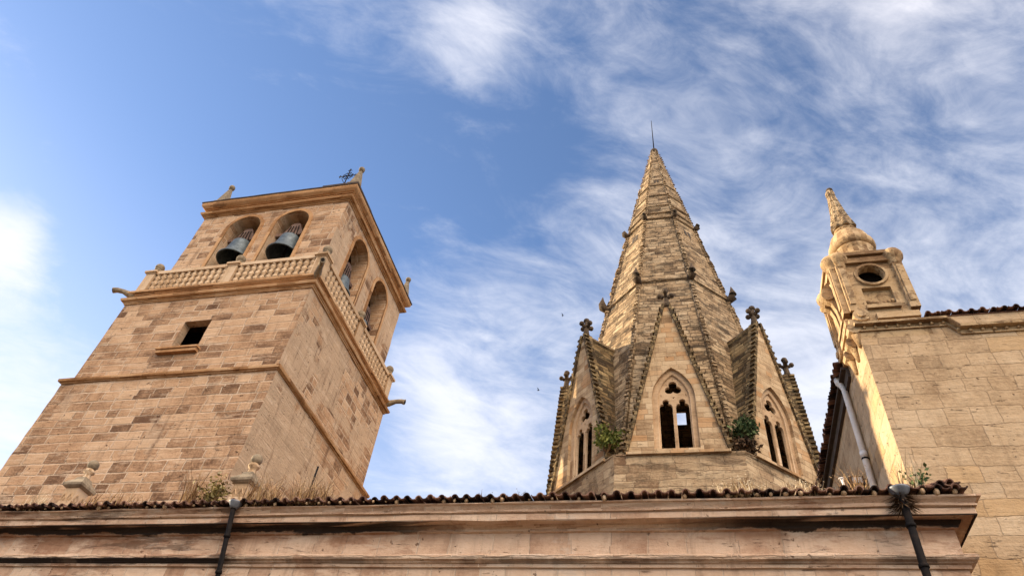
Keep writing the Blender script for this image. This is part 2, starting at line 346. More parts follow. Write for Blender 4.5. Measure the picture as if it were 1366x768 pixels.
# ------------------------------------------------------------------ mesh helpers
class MB:
    def __init__(s): s.v = []; s.f = []; s.sm = []
    def add(s, vs, fs, smooth=False):
        o = len(s.v); s.v += [tuple(x) for x in vs]
        for f in fs: s.f.append([i+o for i in f]); s.sm.append(smooth)
    def box(s, x0, x1, y0, y1, z0, z1, mat=None):
        vs = [Vector((x, y, z)) for z in (z0, z1) for x, y in ((x0, y0), (x1, y0), (x1, y1), (x0, y1))]
        if mat: vs = [mat @ v for v in vs]
        s.add(vs, [(3, 2, 1, 0), (4, 5, 6, 7), (0, 1, 5, 4), (1, 2, 6, 5), (2, 3, 7, 6), (3, 0, 4, 7)])
    def rings(s, rings, closed=True, caps=(True, True), smooth=False):
        n = len(rings[0]); o = len(s.v)
        for r in rings: s.v += [tuple(x) for x in r]
        for k in range(len(rings)-1):
            for i in range(n if closed else n-1):
                j = (i+1) % n
                s.f.append([o+k*n+i, o+k*n+j, o+(k+1)*n+j, o+(k+1)*n+i]); s.sm.append(smooth)
        if caps[0]: s.f.append([o+i for i in reversed(range(n))]); s.sm.append(False)
        if caps[1]: s.f.append([o+(len(rings)-1)*n+i for i in range(n)]); s.sm.append(False)
    def lathe(s, prof, center=(0, 0, 0), seg=16, mat=None, smooth=True, phase=0.0):
        rs = []
        for r, z in prof:
            ring = [Vector((max(r, 1e-4)*cos(2*pi*i/seg+phase), max(r, 1e-4)*sin(2*pi*i/seg+phase), z)) for i in range(seg)]
            if mat: ring = [mat @ v for v in ring]
            rs.append([v + Vector(center) for v in ring])
        s.rings(rs, smooth=smooth)
    def ball(s, c, r, seg=14, sq=1.0):
        s.lathe([(r*sin(pi*k/8), -r*sq*cos(pi*k/8)) for k in range(9)], c, seg)
    def tube(s, pts, rad, seg=8, smooth=True):
        pts = [Vector(p) for p in pts]
        if not isinstance(rad, (list, tuple)): rad = [rad]*len(pts)
        rs = []
        for i, p in enumerate(pts):
            t = (pts[min(i+1, len(pts)-1)] - pts[max(i-1, 0)]).normalized()
            a = t.orthogonal().normalized() if abs(t.z) > 0.99 else t.cross(Vector((0, 0, 1))).normalized()
            b = t.cross(a).normalized()
            rs.append([p + rad[i]*(cos(2*pi*k/seg)*a + sin(2*pi*k/seg)*b) for k in range(seg)])
        s.rings(rs, smooth=smooth)
    def build(s, name, mat, parent=None, fix=True):
        me = bpy.data.meshes.new(name); me.from_pydata(s.v, [], s.f)
        me.polygons.foreach_set('use_smooth', s.sm)
        if fix:
            bm = bmesh.new(); bm.from_mesh(me); bmesh.ops.recalc_face_normals(bm, faces=bm.faces); bm.to_mesh(me); bm.free()
        me.materials.append(mat)
        o = bpy.data.objects.new(name, me); COL.objects.link(o)
        if parent: attach(o, parent)
        return o

def attach(o, parent):
    o.parent = parent
    o.matrix_parent_inverse = Matrix.Translation(-world_loc(parent))
def world_loc(o):
    l = Vector((0, 0, 0))
    while o: l = l + o.location; 
    return l
def world_loc(o):
    # empties carry the position, every mesh keeps world coordinates
    return Vector(o.get('_base', (0, 0, 0))) if False else BASES.get(o.name, Vector((0, 0, 0)))
BASES = {}

def thing(name, label, cat, loc=(0, 0, 0), group=None):
    o = bpy.data.objects.new(name, None); COL.objects.link(o); o.location = loc; o.empty_display_size = 0.3
    BASES[o.name] = Vector(loc)
    return tag(o, label, cat, group)
def tag(o, label=None, cat=None, group=None, kind=None):
    if label: o['label'] = label
    if cat: o['category'] = cat
    if group: o['group'] = group
    if kind: o['kind'] = kind
    return o
def copy_tree(o, parent=None, offset=None):
    c = o.copy(); COL.objects.link(c); c.parent = parent
    if offset is not None: c.location = Vector(o.location) + Vector(offset)
    for ch in [x for x in bpy.data.objects if x.parent == o]: copy_tree(ch, c)
    return c

def offset_poly(pts, p):
    """counter-clockwise polygon moved outwards by p (mitred)"""
    n = len(pts); out = []
    for i in range(n):
        a, b, c = (Vector(pts[k % n]) for k in (i-1, i, i+1))
        d1 = (b-a).normalized(); d2 = (c-b).normalized()
        n1 = Vector((d1.y, -d1.x)); n2 = Vector((d2.y, -d2.x))
        m = (n1+n2); m = m / max(1e-6, m.dot(n1))
        out.append(b + m*p)
    return out
def ring_along(poly, p, z, step=None, jit=0.0):
    q = offset_poly(poly, p); out = []
    for i in range(len(q)):
        a, b = q[i], q[(i+1) % len(q)]
        k = max(1, int((Vector(poly[(i+1) % len(poly)])-Vector(poly[i])).length/step)) if step else 1
        for j in range(k):
            v = a.lerp(b, j/k)
            out.append(Vector((v.x+random.uniform(-jit, jit), v.y+random.uniform(-jit, jit), z+random.uniform(-jit, jit))))
    return out
def moulding(mb, poly, prof, step=0.7, jit=0.006, caps=(True, True)):
    mb.rings([ring_along(poly, p, z, step, jit) for p, z in prof], caps=caps)
def rect(x0, x1, y0, y1): return [(x0, y0), (x1, y0), (x1, y1), (x0, y1)]

def plate(name, outline, holes, thick, mat, parent, M4, bevel=0.0):
    """flat slab with openings: outline and holes are 2-D loops, M4 places the slab (local z = thickness)"""
    cu = bpy.data.curves.new(name, 'CURVE'); cu.dimensions = '2D'; cu.fill_mode = 'BOTH'
    cu.extrude = thick/2 - bevel; cu.bevel_depth = bevel; cu.bevel_resolution = 1 if bevel else 0
    for loop in [outline]+list(holes):
        sp = cu.splines.new('POLY'); sp.points.add(len(loop)-1); sp.use_cyclic_u = True
        for pt, (x, y) in zip(sp.points, loop): pt.co = (x, y, 0, 1)
    tmp = bpy.data.objects.new(name+'_tmp', cu)
    COL.objects.link(tmp); dg = bpy.context.evaluated_depsgraph_get(); dg.update()
    me = bpy.data.meshes.new_from_object(tmp.evaluated_get(dg)); bpy.data.objects.remove(tmp); bpy.data.curves.remove(cu)
    me.name = name; me.transform(M4); me.materials.clear(); me.materials.append(mat)
    o = bpy.data.objects.new(name, me); COL.objects.link(o)
    if parent: attach(o, parent)
    return o
def merge_into(o, others):
    bm = bmesh.new(); bm.from_mesh(o.data)
    for x in others:
        bm.from_mesh(x.data)
    bm.to_mesh(o.data); bm.free()
    for x in others: bpy.data.objects.remove(x)
def frame_to(origin, right, up):
    r = Vector(right).normalized(); u = Vector(up).normalized(); n = r.cross(u)
    o = Vector(origin)
    return Matrix(((r.x, u.x, n.x, o.x), (r.y, u.y, n.y, o.y), (r.z, u.z, n.z, o.z), (0, 0, 0, 1)))
def round_arch(cx, w, z0, zs, n=18):
    return [(cx-w, z0), (cx+w, z0)] + [(cx+w*cos(pi*i/n), zs+w*sin(pi*i/n)) for i in range(n+1)]
def gothic(cx, w, z0, zs, h, n=10):
    R = (w*w+h*h)/(2*w); a = math.atan2(h, R-w)
    rt = [(cx+w-R+R*cos(a*i/n), zs+R*sin(a*i/n)) for i in range(n+1)]
    lf = [(2*cx-x, z) for x, z in reversed(rt[:-1])]
    return [(cx-w, z0), (cx+w, z0)] + rt + lf

# ------------------------------------------------------------------ ground
g = MB(); S = 300
g.add([(-S, -S, 0), (S, -S, 0), (S, S, 0), (-S, S, 0)], [(0, 1, 2, 3)])
tag(g.build('ground', M['paving']), kind='structure')

# ================================================================== BELL TOWER
T = thing('bell_tower', 'square brown ashlar bell tower with arched belfry and balustrade at left', 'bell tower', (-17.485, 20.05, 0))
def stack_box(poly, z0, z1, step=0.42, jit=0.018):
    mb = MB(); z = z0; rs = []
    while True:
        rs.append([Vector((x+random.uniform(-jit, jit), y+random.uniform(-jit, jit), z)) for x, y in poly])
        if z >= z1: break
        z = min(z1, z+step)
    mb.rings(rs); return mb
LOW = rect(-21.88, -13.10, 15.85, 24.25)
UPP = rect(-21.70, -13.27, 16.0, 24.1)
stack_box(LOW, 0, 15.70).build('lower_shaft', M['tower'], T)
mb = MB(); moulding(mb, LOW, [(0, 15.62), (0.04, 15.63), (0.045, 15.67), (0.11, 15.68), (0.13, 15.74), (0.13, 15.78), (0.02, 15.83), (-0.14, 15.95)]); mb.build('string_course', M['tower_trim'], T)
# upper shaft: front slab carries the square window
wx0, wx1, wz0, wz1 = -18.20, -17.03, 17.08, 18.52
def ragged(loop, step=0.42, jit=0.016):
    out = []
    for i in range(len(loop)):
        a, b = Vector(loop[i]), Vector(loop[(i+1) % len(loop)]); k = max(1, int((b-a).length/step))
        for j in range(k):
            v = a.lerp(b, j/k); out.append((v.x+random.uniform(-jit, jit), v.y+random.uniform(-jit, jit)))
    return out
front = plate('upper_shaft', ragged([(-21.70, 15.80), (-13.27, 15.80), (-13.27, 20.05), (-21.70, 20.05)]),
              [ragged([(wx0, wz0), (wx1, wz0), (wx1, wz1), (wx0, wz1)], 0.36, 0.012)], 0.34, M['tower'], T, frame_to((0, 16.17, 0), (1, 0, 0), (0, 0, 1)))
mb = MB(); mb.box(-14.17, -13.272, 16.34, 24.1, 15.80, 20.05); mb.box(-21.698, -20.8, 16.34, 24.1, 15.80, 20.05); mb.box(-20.8, -14.17, 23.2, 24.1, 15.80, 20.05)
merge_into(front, [mb.build('tmp', M['tower'])])
mb = MB(); mb.box(wx0-0.36, wx1+0.16, 15.83, 16.02, wz0-0.24, wz0-0.10); mb.box(wx0-0.40, wx1+0.20, 15.78, 16.02, wz0-0.10, wz0-0.02)
mb.build('window_sill', M['tower_trim'], T)
mb = MB(); mb.box(-20.8, -14.17, 16.5, 23.2, 16.3, 16.4); mb.box(-20.8, -14.17, 17.9, 18.0, 16.4, 20.0); mb.build('inner_floor', M['dark'], T)  # floor and upright panel coloured dark to deepen the shade behind the window
mb = MB()
moulding(mb, UPP, [(0.0, 19.79), (0.045, 19.80), (0.05, 19.85), (0.08, 19.86), (0.085, 19.91), (0.17, 19.93), (0.20, 20.0), (0.205, 20.04), (0.03, 20.08), (0.02, 20.10), (0.02, 20.27), (0.06, 20.275), (0.065, 20.31),
                   (0.10, 20.32), (0.17, 20.37), (0.175, 20.46), (0.08, 20.50), (-0.6, 20.505)])
mb.build('balcony_cornice', M['tower_trim'], T)
# belfry walls
BX0, BX1, BY0, BY1, BZ0, BZ1 = -21.20, -13.77, 16.5, 23.75, 20.40, 26.30
fc = (BX0+BX1)/2; sy = (BY0+BY1)/2
fa = [fc+0.04-1.22, fc+0.04+1.22]; sa = [sy-1.32, sy+1.32]; AW = 0.84; AZ0, AZS = 21.0, 24.88
TH = 0.85
def arches(cs, w=AW): return [round_arch(c, w, AZ0, AZS) for c in cs]
def ragrect(x0, x1): return ragged([(x0, BZ0), (x1, BZ0), (x1, BZ1), (x0, BZ1)], 0.42, 0.014)
bel = plate('belfry', ragrect(BX0, BX1), arches(fa), TH, M['tower'], T, frame_to((0, BY0+TH/2, 0), (1, 0, 0), (0, 0, 1)))
o2 = plate('t2', ragrect(BX0, BX1), [], TH, M['tower'], None, frame_to((0, BY1-TH/2, 0), (1, 0, 0), (0, 0, 1)))
sr = [(BY0+TH, BZ0), (BY1-TH, BZ0), (BY1-TH, BZ1), (BY0+TH, BZ1)]
o3 = plate('t3', sr, arches(sa, 0.78), TH, M['tower'], None, frame_to((BX1-TH/2-0.003, 0, 0), (0, 1, 0), (0, 0, 1)))
o4 = plate('t4', sr, [], TH, M['tower'], None, frame_to((BX0+TH/2+0.003, 0, 0), (0, 1, 0), (0, 0, 1)))
merge_into(bel, [o2, o3, o4])
# raised bands round the arches
def band(cs, w, width=0.16):
    mb = MB()
    for c in cs:
        outer = round_arch(c, w+width, AZ0, AZS, 22)[1:]; inner = round_arch(c, w+0.0, AZ0, AZS, 22)[1:]
        outer = [round_arch(c, w+width, AZ0, AZS, 22)[0]] + outer; inner = [round_arch(c, w, AZ0, AZS, 22)[0]] + inner
        # strip runs from right foot over the crown to the left foot
        o_ = outer[1:]+[outer[0]]; i_ = inner[1:]+[inner[0]]
        mb.rings([[(a[0], a[1], 0.0) for a in o_], [(a[0], a[1], 0.045) for a in o_], [(a[0], a[1], 0.045) for a in i_], [(a[0], a[1], -0.02) for a in i_]], closed=False, caps=(False, False))
    return mb
def place(mb, M4): mb.v = [tuple(M4 @ Vector(v)) for v in mb.v]; return mb
a1 = place(band(fa, AW), frame_to((0, BY0, 0), (1, 0, 0), (0, 0, 1))); a2 = place(band(sa, 0.78), frame_to((BX1-0.003, 0, 0), (0, 1, 0), (0, 0, 1)))
a1.add(a2.v, a2.f); a1.build('arch_band', M['tower_trim'], T, fix=False)
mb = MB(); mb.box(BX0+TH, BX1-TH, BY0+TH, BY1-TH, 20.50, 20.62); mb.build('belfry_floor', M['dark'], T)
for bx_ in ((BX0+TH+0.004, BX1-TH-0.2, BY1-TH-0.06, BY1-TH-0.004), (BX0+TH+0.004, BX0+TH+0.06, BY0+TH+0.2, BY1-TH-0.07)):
    mb = MB(); mb.box(*bx_, 20.63, 25.88); mb.build('shade_lining', M['dark'], T)  # dark panels added to deepen the shade seen through the arches
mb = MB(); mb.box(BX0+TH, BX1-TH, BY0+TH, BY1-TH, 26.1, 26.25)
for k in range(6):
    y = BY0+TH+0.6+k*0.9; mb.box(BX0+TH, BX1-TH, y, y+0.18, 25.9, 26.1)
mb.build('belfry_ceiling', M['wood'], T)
BEL = rect(BX0, BX1, BY0, BY1)
mb = MB()
moulding(mb, BEL, [(0.0, 26.04), (0.05, 26.05), (0.055, 26.10), (0.10, 26.11), (0.105, 26.155), (0.20, 26.165), (0.235, 26.24), (0.24, 26.27), (0.09, 26.30), (0.08, 26.32), (0.08, 26.52), (0.14, 26.525), (0.145, 26.57), (0.20, 26.58),
                   (0.30, 26.66), (0.335, 26.74), (0.34, 26.86), (-1.0, 26.862)])
mb.build('crown_cornice', M['tower_trim'], T)
mb = MB(); moulding(mb, BEL, [(0.0, 26.863), (0.365, 26.866), (0.375, 26.93), (0.33, 26.97), (-0.5, 27.0)]); mb.build('crown_slab', M['slate'], T)
mb = MB(); mb.box(-15.30, BX1+0.27, BY0-0.27, BY0+1.5, 26.9, 27.16); mb.build('corner_block', M['slate'], T)
mb = MB(); c0 = Vector((fc, sy, 0))
mb.rings([[Vector((x, y, z)) for x, y in offset_poly(BEL, p)] for p, z in ((-0.3, 26.9), (-1.2, 27.15), (-3.4, 27.5))]); mb.build('roof', M['tile'], T)
# pinnacles with balls on the crown
def pinnacle_on(x, y, z, h=1.30, w=0.27):
    mb = MB(); mb.rings([[(x+s*sx, y+s*sy_, zz_) for sx, sy_ in ((-1, -1), (1, -1), (1, 1), (-1, 1))] for s, zz_ in ((w, z), (w, z+0.16), (w*0.8, z+0.18), (0.065, z+h), (0.1, z+h+0.03), (0.06, z+h+0.06))])
    p_ = mb.build('pinnacle', M['greystone'], T)
    b = MB(); b.ball((x, y, z+h+0.18), 0.15); bo = b.build('ball', M['greystone']); attach(bo, p_)
for x, y, z in ((BX0+0.42, BY0-0.02, 26.93), (BX1-0.06, BY0+0.03, 27.1), (BX1-0.02, BY1-0.10, 26.93), (BX0+0.35, BY1-0.1, 26.93)): pinnacle_on(x, y, z)
# iron cross on the corner block
mb = MB()
cx, cy, cz = BX1-0.62, BY0-0.05, 27.1
mb.tube([(cx, cy, cz), (cx, cy, cz+1.55)], 0.026, 6)
mb.tube([(cx-0.45, cy, cz+0.98), (cx+0.45, cy, cz+0.98)], 0.024, 6)
for sx, sz in ((-1, 0), (1, 0), (0, 1)):
    ex, ez = cx+sx*0.45, cz+0.98+sz*0.5
    for a in (-1, 1):
        px_, pz_ = (-0.07 if sx > 0 else 0.07 if sx < 0 else a*0.1), (a*0.1 if sz == 0 else -0.07)
        mb.tube([(ex, cy, ez), (ex+px_, cy, ez+pz_)], 0.018, 5)
for k in range(8):
    a = 2*pi*k/8; mb.tube([(cx+0.08*cos(a), cy, cz+0.98+0.08*sin(a)), (cx+0.30*cos(a+0.4), cy, cz+0.98+0.30*sin(a+0.4))], 0.014, 5)
for a0 in (0, pi/2, pi, 1.5*pi):
    mb.tube([(cx+0.24*cos(a0+k*pi/8)*1.0, cy, cz+0.98+0.24*sin(a0+k*pi/8)) for k in range(5)], 0.014, 5)
mb.tube([(cx-0.42, cy, cz+0.28), (cx+0.12, cy, cz+0.28)], 0.015, 5); mb.tube([(cx, cy-0.3, cz+0.34), (cx, cy+0.3, cz+0.34)], 0.015, 5)
mb.build('iron_cross', M['iron'], T)
# balustrade : rails, pedestals, ball finials, balusters
bal_rail = MB()
for (z0, z1, w) in ((20.51, 20.64, 0.12), (21.66, 21.84, 0.13)):
    for a, b in (((UPP[0][0]+0.3, 16.16), (UPP[1][0]-0.3, 16.16)), ((UPP[0][0]+0.3, 23.94), (UPP[1][0]-0.3, 23.94))):
        bal_rail.box(a[0], b[0], a[1]-w, a[1]+w, z0, z1)
    for x in (UPP[0][0]+0.16, UPP[1][0]-0.16): bal_rail.box(x-w, x+w, 16.3, 23.8, z0, z1)
BR = bal_rail.build('balustrade', M['pale'], T)
peds = [(x, y) for x in (UPP[0][0]+0.21, -17.50, UPP[1][0]-0.21) for y in (16.21, 20.05, 23.89) if not (x == -17.50 and y == 20.05)]
for x, y in peds:
    mb = MB(); mb.box(x-0.21, x+0.21, y-0.21, y+0.21, 20.50, 21.72)
    for s, z0, z1 in ((0.25, 20.503, 20.60), (0.24, 21.66, 21.72), (0.30, 21.72, 21.82)): mb.box(x-s, x+s, y-s, y+s, z0, z1)
    po = mb.build('pedestal', M['pale']); attach(po, BR)
for x, y in peds:
    mb = MB(); mb.lathe([(0.22, 21.82), (0.24, 21.88), (0.12, 21.96), (0.10, 22.02), (0.16, 22.06), (0.17, 22.10)], (x, y, 0), 12); mb.ball((x, y, 22.26), 0.20)
    fo = mb.build('ball_finial', M['greystone']); attach(fo, BR)
bp = MB(); bp.lathe([(0.11, 20.64), (0.11, 20.69), (0.075, 20.72), (0.135, 20.80), (0.14, 20.86), (0.075, 20.96), (0.075, 21.0), (0.135, 21.09), (0.135, 21.19), (0.075, 21.28), (0.075, 21.32),
                     (0.14, 21.42), (0.135, 21.48), (0.075, 21.57), (0.11, 21.60), (0.11, 21.66)], (0, 0, 0), 8)
bproto = None
spots = []
for side_, (ax, ay) in enumerate(((1, 0), (1, 0), (0, 1), (0, 1))):
    for bay in (0, 1):
        for k in range(12):
            if ax:
                s0 = (UPP[0][0]+0.42, -17.71) if bay == 0 else (-17.29, UPP[1][0]-0.42)
                x = s0[0] + (s0[1]-s0[0])*(k+0.5)/12; spots.append((x, 16.16 if side_ == 0 else 23.94))
            else:
                s0 = (16.42, 19.84) if bay == 0 else (20.26, 23.68)
                y = s0[0] + (s0[1]-s0[0])*(k+0.5)/12; spots.append((UPP[1][0]-0.16 if side_ == 2 else UPP[0][0]+0.16, y))
for x, y in spots:
    if bproto is None:
        bproto = bp.build('baluster', M['pale']); o = bproto
    else:
        o = bproto.copy(); COL.objects.link(o)
    attach(o, BR); o.location = (x, y, 0)
# gargoyles at the corners
def gargoyle(x, y, z, dx_, dy_):
    d = Vector((dx_, dy_, 0)).normalized(); P = Vector((x, y, z)); mb = MB()
    pts = [P - d*0.2 + Vector((0, 0, -0.10)), P + d*0.10 + Vector((0, 0, -0.02)), P + d*0.40 + Vector((0, 0, 0.10)), P + d*0.66 + Vector((0, 0, 0.13)), P + d*0.84 + Vector((0, 0, 0.08))]
    mb.tube(pts, [0.17, 0.15, 0.105, 0.11, 0.125], 8)
    mb.tube([P + d*0.78 + Vector((0, 0, 0.16)), P + d*0.86 + Vector((0, 0, 0.24))], [0.06, 0.02], 6)
    go = mb.build('gargoyle', M['greystone'], T)
    hb = MB(); hb.tube([P + d*0.845 + Vector((0, 0, 0.08)), P + d*0.86 + Vector((0, 0, 0.075))], 0.075, 8); ho = hb.build('mouth', M['iron']); attach(ho, go)
gargoyle(UPP[0][0]-0.02, 16.0, 20.42, -1, -0.35); gargoyle(UPP[1][0], 15.98, 20.48, 0.75, -1); gargoyle(UPP[1][0]+0.02, 24.1, 20.42, 1, 0.15)
# bells
def bell(x, y, z, r, ax, label):
    t_ = thing('church_bell', label, 'bell', (x, y, z), 'bells hanging in the belfry arches')
    mb = MB(); prof = [(r, 0.0), (r*1.0, 0.05), (r*0.86, 0.20), (r*0.74, 0.42), (r*0.66, 0.72), (r*0.60, 0.98), (r*0.45, 1.10), (r*0.2, 1.14), (0.001, 1.15)]
    inner = [(0.001, 1.05), (r*0.40, 1.02), (r*0.54, 0.9), (r*0.60, 0.70), (r*0.68, 0.42), (r*0.80, 0.18), (r*0.93, 0.0)]
    k = 1.12*r/0.76
    mb.lathe([(a, b*k) for a, b in prof][::-1] + [(a, b*k) for a, b in inner][::-1], (x, y, z), 24); 
    mb.f = [f for f in mb.f if len(f) == 4]; mb.sm = [True]*len(mb.f)
    mb.build('body', M['bronze'], t_)
    mb = MB(); mb.tube([(x, y, z+0.9*k), (x, y, z+0.05)], [0.03, 0.05], 8); mb.ball((x, y, z-0.02), 0.10, 10); mb.build('clapper', M['iron'], t_)
    mb = MB(); q = Matrix.Translation((x, y, z+1.15*k)) @ Matrix.Rotation(ax, 4, 'Z')
    mb.box(-AW-0.05, AW+0.05, -0.10, 0.10, 0.06, 0.24, q)
    mb.rings([[q @ Vector((sx*w_, sy_*0.13, h_)) for sx, sy_ in ((-1, -1), (1, -1), (1, 1), (-1, 1))] for w_, h_ in ((0.42, 0.02), (0.50, 0.14), (0.36, 0.42), (0.20, 0.78), (0.12, 0.84))])
    mb.build('headstock', M['wood'], t_)
    mb = MB()
    for s in (-0.28, -0.10, 0.10, 0.28):
        mb.tube([q @ Vector((s, -0.15, -0.03)), q @ Vector((s*0.7, -0.15, 0.60)), q @ Vector((s*0.7, 0.15, 0.60)), q @ Vector((s, 0.15, -0.03))], 0.022, 6)
    mb.build('strap', M['iron'], t_)
bell(fa[0], 16.95, 23.12, 0.76, 0, 'bronze bell in the left arch of the belfry front')
bell(fa[1], 16.95, 23.12, 0.76, 0, 'greenish bronze bell in the arch of the belfry front nearest the corner')
bell(-14.25, sa[0], 22.5, 0.60, pi/2, 'dark bell in the near arch on the shaded right face of the tower')
bell(-14.25, sa[1], 22.6, 0.42, pi/2, 'small dark bell in the far arch on the shaded right face of the tower')

# ================================================================== SPIRE
SX, SY = -0.18, 26.0
SP = thing('church_spire', 'tall octagonal stone spire with gabled tracery windows round its base', 'spire', (SX, SY, 0))
def octo(ap): 
    R = ap/cos(pi/8); return [(SX+R*cos(-pi/2-pi/8+k*pi/4), SY+R*sin(-pi/2-pi/8+k*pi/4)) for k in range(8)]
def AP(z): return 0.17 + (41.4-z)*0.1725
stack_box(octo(5.22), 0, 15.0, 0.34, 0.03).build('drum', M['drum'], SP)
mb = MB(); moulding(mb, octo(5.22), [(0.0, 14.95), (0.05, 15.0), (0.04, 15.05), (-0.3, 15.28), (-0.75, 15.45)], 0.5, 0.02, (False, True)); mb.build('drum_weathering', M['drum'], SP)
GA, GB, GH, GW = 5.15, 15.10, 22.15, 1.70       # gable plane, base, apex, half width
def frame(k, z=0, r=0.0):
    a = -pi/2 + k*pi/4; n = Vector((cos(a), sin(a), 0)); t_ = Vector((-sin(a), cos(a), 0)); return n, t_
def loc(k, rad, lat, z):
    n, t_ = frame(k); v = Vector((SX, SY, 0)) + n*rad + t_*lat; return Vector((v.x, v.y, z))
# pyramid: each face leaves the dormer open to the inside
mb = MB()
zb, zt = 15.3, 41.4
for k in range(8):
    hw = lambda z: AP(z)*math.tan(pi/8)
    ztri = GH-0.15
    A = lambda lat, z: loc(k, AP(z), lat, z)
    mb.add([A(-hw(zb), zb), A(-1.62, zb), A(0, ztri), A(-hw(ztri), ztri)], [(0, 1, 2, 3)])
    mb.add([A(hw(zb), zb), A(hw(ztri), ztri), A(0, ztri), A(1.62, zb)], [(0, 1, 2, 3)])
    z = ztri
    if k == 4:      # the far face has a small square hatch through which the sky shows
        za, zc_, la, lb = 22.22, 22.92, -0.46, 0.06
        mb.add([A(-hw(z), z), A(hw(z), z), A(hw(za), za), A(lb, za), A(la, za), A(-hw(za), za)], [(0, 1, 2, 3, 4, 5)])
        mb.add([A(-hw(za), za), A(la, za), A(la, zc_), A(-hw(zc_), zc_)], [(0, 1, 2, 3)])
        mb.add([A(lb, za), A(hw(za), za), A(hw(zc_), zc_), A(lb, zc_)], [(0, 1, 2, 3)])
        mb.add([A(-hw(zc_), zc_), A(la, zc_), A(lb, zc_), A(hw(zc_), zc_), A(hw(zc_+1), zc_+1), A(-hw(zc_+1), zc_+1)], [(0, 1, 2, 3, 4, 5)])
        z = zc_+1
    while z < zt-0.01:
        z2 = min(zt, z+2.4)
        mb.add([A(-hw(z), z), A(hw(z), z), A(hw(z2), z2), A(-hw(z2), z2)], [(0, 1, 2, 3)]); z = z2
SPo = mb.build('spire_shell', M['spire'], SP, fix=False)
bm = bmesh.new(); bm.from_mesh(SPo.data); bmesh.ops.remove_doubles(bm, verts=bm.verts, dist=0.002); bm.to_mesh(SPo.data); bm.free()
sol = SPo.modifiers.new('thickness', 'SOLIDIFY'); sol.thickness = 0.16; sol.offset = -1
# ledges round the spire
for z, p in ((26.1, 0.09), (32.15, 0.09), (32.75, 0.08), (33.6, 0.07), (34.9, 0.06), (36.2, 0.06)):
    mb = MB(); moulding(mb, octo(AP(z)), [(-0.05, z-0.10), (p*0.3, z-0.06), (p*0.4, z-0.02), (p, z-0.015), (p, z+0.05), (-0.06, z+0.13)], 0.6, 0.008)
    mb.build('ledge', M['spire'], SP)
# ribs with notched rolls down the eight edges
for k in range(8):
    a = -pi/2 - pi/8 + k*pi/4; n = Vector((cos(a), sin(a), 0)); t_ = Vector((-sin(a), cos(a), 0))
    mb = MB(); z = 15.4; C0 = Vector((SX, SY, 0))
    mb.tube([C0 + n*(AP(zz_)/cos(pi/8)+0.01) + Vector((0, 0, zz_)) for zz_ in (15.3, 22, 30, 41.3)], [0.10, 0.10, 0.075, 0.03], 8)
    while z < 41.0:
        s = (0.085 if z < 32 else 0.055 if z < 37 else 0.038) * random.uniform(0.6, 1.25)
        if random.random() < 0.08: z += 0.22; continue
        P = C0 + n*(AP(z)/cos(pi/8)+0.085) + Vector((0, 0, z))
        q = Matrix(((n.x, t_.x, 0, P.x), (n.y, t_.y, 0, P.y), (0, 0, 1, P.z), (0, 0, 0, 1))) @ Matrix.Rotation(random.uniform(-0.4, 0.4), 4, 'Y')
        mb.box(-s, s*0.8, -s*0.95, s*0.95, -s*0.62, s*0.62, q)
        z += random.uniform(0.21, 0.25)
    mb.build('rib', M['spire'], SP)
# hooked bosses at two levels
for z in (26.15, 32.2):
    for k in range(8):
        a = -pi/2 - pi/8 + k*pi/4; n = Vector((cos(a), sin(a), 0)); P = Vector((SX, SY, z)) + n*(AP(z)/cos(pi/8))
        f_ = 1.0 if z < 30 else 0.8
        mb = MB()
        if z < 30: mb.tube([P - n*0.05 + Vector((0, 0, -0.16)), P + n*0.16 + Vector((0, 0, -0.14)), P + n*0.33 + Vector((0, 0, -0.02)), P + n*0.37 + Vector((0, 0, 0.18)), P + n*0.36 + Vector((0, 0, 0.42)), P + n*0.34 + Vector((0, 0, 0.72))],
                           [0.10, 0.17, 0.22, 0.19, 0.10, 0.015], 9)
        else: mb.tube([P - n*0.05 + Vector((0, 0, -0.12)), P + n*0.12 + Vector((0, 0, -0.10)), P + n*0.24 + Vector((0, 0, 0.0)), P + n*0.27 + Vector((0, 0, 0.14)), P + n*0.25 + Vector((0, 0, 0.34))],
                           [0.08, 0.14, 0.17, 0.13, 0.03], 9)
        mb.build('crocket', M['darkstone'], SP)
# blind twin lights
for k, z in ((7, 31.1), (1, 31.1), (0, 36.75), (3, 31.1), (5, 31.1)):
    n, t_ = frame(k)
    for s in (-0.13, 0.13):
        mb = MB()
        sc_ = 1.0 if z < 33 else 0.6
        up = (loc(k, AP(z+1), 0, z+1)-loc(k, AP(z), 0, z)).normalized()
        F = frame_to(loc(k, AP(z)+0.006, s*sc_, z), t_, up)
        L = gothic(0, 0.085*sc_, -0.28*sc_, 0.12*sc_, 0.16*sc_, 5)
        mb.rings([[F @ Vector((x, y, -0.02)) for x, y in L], [F @ Vector((x, y, 0.012)) for x, y in L]])
        mb.build('blind_light', M['dark'], SP)
mb = MB(); mb.lathe([(0.20, 41.15), (0.27, 41.35), (0.24, 41.55), (0.12, 41.70), (0.03, 41.76)], (SX, SY, 0), 12); mb.build('cap_stone', M['darkstone'], SP)
mb = MB(); mb.tube([(SX, SY, 41.8), (SX-0.02, SY, 45.4)], [0.04, 0.018], 6); mb.build('lightning_rod', M['iron'], SP)

